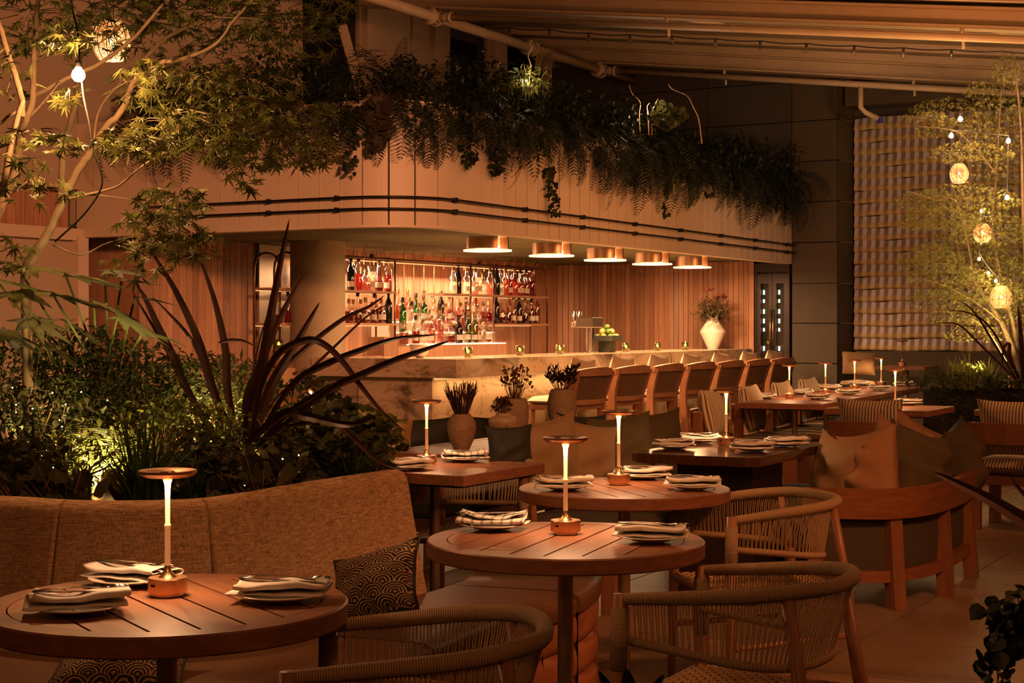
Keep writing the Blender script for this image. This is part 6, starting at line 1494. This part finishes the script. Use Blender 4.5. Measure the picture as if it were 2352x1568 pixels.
RT = [([(2345,885),(2325,800),(2290,720),(2240,650),(2205,590),(2190,500)], 22, 5, 14.3, .2),([(2338,885),(2330,760),(2300,640),(2280,520),(2290,380),(2300,200)], 16, 4, 14.4, .1),([(2350,890),(2360,700),(2350,500),(2345,300),(2330,140)], 16, 4, 14.2, 0),([(2300,740),(2250,700),(2180,660),(2120,640)], 8, 2, 14.3, -.2),([(2240,650),(2200,470),(2150,460),(2090,440)], 7, 2, 14.3, -.2),([(2290,400),(2230,330),(2190,300),(2110,290)], 7, 2, 14.3, -.2),([(2310,830),(2270,760),(2230,730)], 9, 4, 14.0, 0)]
for k, (pts, r0, r1, Y, dy) in enumerate(RT):
    n = len(pts); pp = smooth_path([P(x, y, Y + dy*i/(n-1)) - ro for i, (x, y) in enumerate(pts)], 5); N_ = len(pp)
    MB().tube(pp, [(r0 + (r1-r0)*i/(N_-1))*.72/2/F*Y for i in range(N_)], 8).build('trunk' if r0 > 10 else 'branch', M_['bark'], rt, smooth=True)
RC_ = [(2315,150,30,28,90),(2290,200,60,24,160),(2180,240,75,14,120),(2300,250,70,24,220),(2130,262,50,10,60),(2200,292,80,16,180),(2310,320,60,34,220),(2230,345,80,20,160),(2320,390,50,30,160),(2250,385,60,20,100),(2130,455,65,18,160),(2220,450,100,26,320),(2310,470,60,34,240),(2160,500,80,20,240),(2270,520,90,30,320),(2120,490,36,16,60),(2340,560,40,40,160),(2210,560,80,26,280),(2140,580,60,18,120),(2280,600,80,30,300),(2180,625,80,18,200),(2110,600,40,14,60),(2250,660,90,26,280),(2330,640,40,40,160),(2150,680,60,18,120),(2290,710,80,26,220),(2200,720,60,16,100),(2345,740,30,40,100),(2240,760,60,16,90)]
Ms = []
for px, py, rx, ry, n in RC_:
    Y0 = pr.uniform(13.8, 14.8)
    for k in range(int(n*2.7)):
        a = pr.uniform(0, 6.283); r_ = math.sqrt(pr.random()); p = P(px + rx*1.25*r_*math.cos(a), py + ry*1.3*r_*math.sin(a) + 10*r_*abs(math.cos(a)), Y0 + pr.uniform(-.5,.5))
        Ms.append((Y0, Matrix.Translation(p - ro) @ Matrix.Rotation(pr.uniform(0, 6.283), 4, 'Z') @ Matrix.Rotation(R(pr.gauss(-40, 30)), 4, 'X') @ Matrix.Rotation(R(pr.gauss(0, 25)), 4, 'Y') @ Matrix.Scale(pr.uniform(.020,.036), 4)))
leaves_object([M for _, M in Ms], STAR5, M_['leaf_tree'], rt)
# bulbs and lanterns in the right tree
sl = thing('string_lights', 'strand of glowing round bulbs wound through the right tree', 'string lights', (0,0,0)); bm = MB().lathe([(0,-.028),(.02,-.02),(.028,0),(.02,.02),(.010,.034),(0,.034)], 12).mesh('bulb', M_['glow_bulb'], True)
BPX = [(2206,274),(2185,312),(2316,324),(2313,454),(2254,485),(2249,595),(2270,627),(2287,645)]
MB().tube([P(x, y, 13.75) + Vector((0,0,.05)) for x, y in BPX], .006, 5).build('wire', M_['cable'], sl)
for k, (x, y) in enumerate(BPX):
    p = P(x, y, 13.72); o = inst(bm, 'bulb', sl, loc=p); o.scale = (.75,)*3 if k < 4 else (.5,)*3
    d = bpy.data.lights.new('bulb_light', 'POINT'); d.energy = 4 if k < 4 else 2.5; d.color = (1,.60,.22); d.shadow_soft_size = .03; q = bpy.data.objects.new('bulb_light', d); COL.objects.link(q); q.parent = sl; q.location = p + Vector((0,-.05,0))
lantern(P(2203, 398, 13.7), .080, .165, 'small basket lantern hanging clear of the right tree', P(2190, 325, 13.7), e=5, rib=9, weave=24)
lantern(P(2257, 535, 13.75), .080, .155, 'basket lantern half hidden in the middle of the right tree', P(2257, 490, 13.75), e=5, rib=9, weave=24)
lantern(P(2300, 682, 13.75), .095, .19, 'largest basket lantern low in the right tree', P(2292, 630, 13.75), e=6, rib=9, weave=24)
upspot(2236, 868, 13.75, 'garden spotlight glowing in the right planter', 90, P(2235, 600, 14.2), col=(1,.66,.22), spot=120)
upspot(2325, 872, 13.85, 'garden spotlight at the foot of the right tree', 50, P(2320, 500, 14.4), col=(1,.66,.22), spot=100)
for px, py, Y, lab in ((2170,850,13.9,'fern at the left of the right planter'),(2290,845,13.6,'fern in front of the right tree trunk'),(2120,870,14.0,'small fern at the left tip of the right planter'),(2345,850,13.5,'fern at the right edge of the right planter')):
    c = P(px, py, Y); t = thing('garden_fern', lab, 'fern', (c.x, c.y, .80))
    for k in range(12): inst(pr.choice(FR_GREEN), 'frond', t, M=Matrix.Rotation(pr.uniform(0, 6.28), 4, 'Z') @ Matrix.Scale(pr.uniform(.6,1.1), 4))
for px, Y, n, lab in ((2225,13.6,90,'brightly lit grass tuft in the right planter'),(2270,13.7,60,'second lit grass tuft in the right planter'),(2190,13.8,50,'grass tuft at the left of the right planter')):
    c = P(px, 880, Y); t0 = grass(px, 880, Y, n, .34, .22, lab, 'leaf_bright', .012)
for o in bpy.data.objects:
    if o.name.startswith('grass_tuft') and o.parent is None and o.location.y > 10: o.location.z = .80
mb = cloud(pr, P(2220, 876, 13.7), .55, .25, .07, LANCE, .07, 420, 50); o = leaves_object(mb, LANCE, M_['leaf_shrub'], None, 'groundcover'); tag(o, 'leafy groundcover filling the right planter', 'foliage')
# right flax by the tree
t = thing('flax_plant', 'dark flax with arching leaves in front of the right tree', 'plant', P(2345, 870, 13.4)); o0 = Vector(t.location)
def ribbon(pts, w, Y, m, parent, o0, dy=0):
    n = len(pts); pp = smooth_path([P(x, y, Y + dy*(i/(n-1))) - o0 for i, (x, y) in enumerate(pts)], 6); N_ = len(pp); vs, fs = [], []
    for i, p in enumerate(pp):
        t_ = i/(N_-1); d = (pp[min(i+1, N_-1)] - pp[max(i-1, 0)]).normalized(); sd_ = d.cross(Vector((0, 1, 0))).normalized(); wd = w/F*Y*.5*(min(1, .55 + 1.6*t_)*(1 - t_**2.6)**.8 + .02)
        f_ = Vector((0, .35*wd, 0)); vs += [p + sd_*wd - f_, p + f_, p - sd_*wd - f_]
    for i in range(N_-1): a = 3*i; fs += [(a,a+3,a+4,a+1),(a+1,a+4,a+5,a+2)]
    MB().add(vs, fs).build('blade', m, parent)
for pts, w in (([(2340,880),(2290,800),(2240,720),(2205,690)],6),([(2345,880),(2320,820),(2318,790),(2305,800),(2300,850)],9),([(2345,880),(2280,760),(2230,720),(2170,712)],5),([(2350,880),(2345,780),(2338,700)],12),([(2342,880),(2250,790),(2200,745),(2150,742)],5)): ribbon(pts, w, 13.4, M_['leaf_flax'], t, o0)
# foreground plants at the right edge
t = thing('flax_plant', 'dark flax blades reaching in from the right edge', 'plant', P(2520, 1300, 5.6)); o0 = Vector(t.location)
for pts, w in (([(2500,1290),(2352,1195),(2260,1140),(2140,1082)],34),([(2520,1260),(2420,1190),(2352,1135),(2320,1092)],14)): ribbon(pts, w, 5.6, M_['leaf_flax'], t, o0)
c = P(2390, 1480, 4.3); t = thing('ivy_plant', 'dark trailing ivy in the bottom right corner', 'plant', (c.x, c.y, 0)); o0 = Vector(t.location)
lm = [MB().add([tuple(x*s_ for x in v) for v in HEART[0]], HEART[1]).mesh('leaf', M_['leaf_dark']) for s_ in (.032,.04,.05)]
MB().lathe([(0,0),(.12,0),(.15,.5),(.14,.5),(0,.45)], 20).build('pot', M_['planter_dark'], t, loc=(.22,0,0))
for k in range(22):
    e_ = (pr.uniform(2255, 2345), pr.uniform(1360, 1590)); pts = [P(2420 + pr.uniform(-30,30), 1350 + pr.uniform(-20,60), 4.3), P((2420 + e_[0])/2 + pr.uniform(-10,20), min(e_[1], 1420) - pr.uniform(0, 50), 4.25), P(e_[0], e_[1], 4.2)]
    pp = smooth_path([p - o0 for p in pts], 8); MB().tube(pp, .0018, 4).build('stem', M_['dry_dark'], t)
    for i in range(3, len(pp)):
        for j in range(1): inst(pr.choice(lm), 'leaf', t, M=Matrix.Translation(pp[i] + Vector((pr.uniform(-.02,.02), pr.uniform(-.03,.03), pr.uniform(-.02,.02)))) @ Matrix.Rotation(pr.gauss(0,.9), 4, 'Z') @ Matrix.Rotation(R(pr.gauss(-110,28)), 4, 'X') @ Matrix.Rotation(pr.gauss(0,.7), 4, 'Z'))
c = P(1450, 1640, 2.9); t = thing('potted_plant', 'dark leaf tips poking up at the bottom edge by the chair', 'plant', (c.x, c.y, 0)); o0 = Vector(t.location)
MB().lathe([(0,0),(.09,0),(.11,.5),(.10,.5),(0,.46)], 20).build('pot', M_['planter_dark'], t)
for pts, w in (([(1450,1660),(1445,1590),(1438,1535)],46),([(1450,1660),(1410,1600),(1375,1540)],30),([(1455,1660),(1490,1600),(1525,1548)],28)): ribbon(pts, w, 2.9, M_['leaf_dark'], t, o0)
# ---- unlit festoon bulbs under the roof
fs_ = thing('string_lights', 'strand of unlit clear bulbs hanging under the roof', 'string lights', (0,0,0))
FB = [(1000,52),(1050,60),(1170,64),(1262,68),(1352,76),(1447,80),(1544,83),(1643,89),(1746,94),(1852,100),(1962,105),(2075,110),(2185,114),(2300,118),(2420,122)]
fy = lambda x: 17.2 - (x - 1000)/1300*3.0
wp = []
for i in range(len(FB) - 1):
    (x0_, y0_), (x1_, y1_) = FB[i], FB[i+1]
    for k in range(4): f = k/4; wp.append(P(x0_ + (x1_-x0_)*f, y0_ + (y1_-y0_)*f + 3*math.sin(math.pi*f), fy(x0_ + (x1_-x0_)*f)))
MB().tube(wp, .006, 5).build('wire', M_['cable'], fs_)
sk = MB().lathe([(.012,.0),(.014,-.035),(0,-.035)], 8).mesh('socket', M_['cable'], True); gb = MB().lathe([(.010,-.035),(.022,-.055),(.026,-.072),(.018,-.09),(0,-.095)], 12).mesh('bulb', M_['glass_clear'], True)
for x, y in FB[2:-2]: p = P(x, y, fy(x)); inst(sk, 'socket', fs_, loc=p); inst(gb, 'bulb', fs_, loc=p)
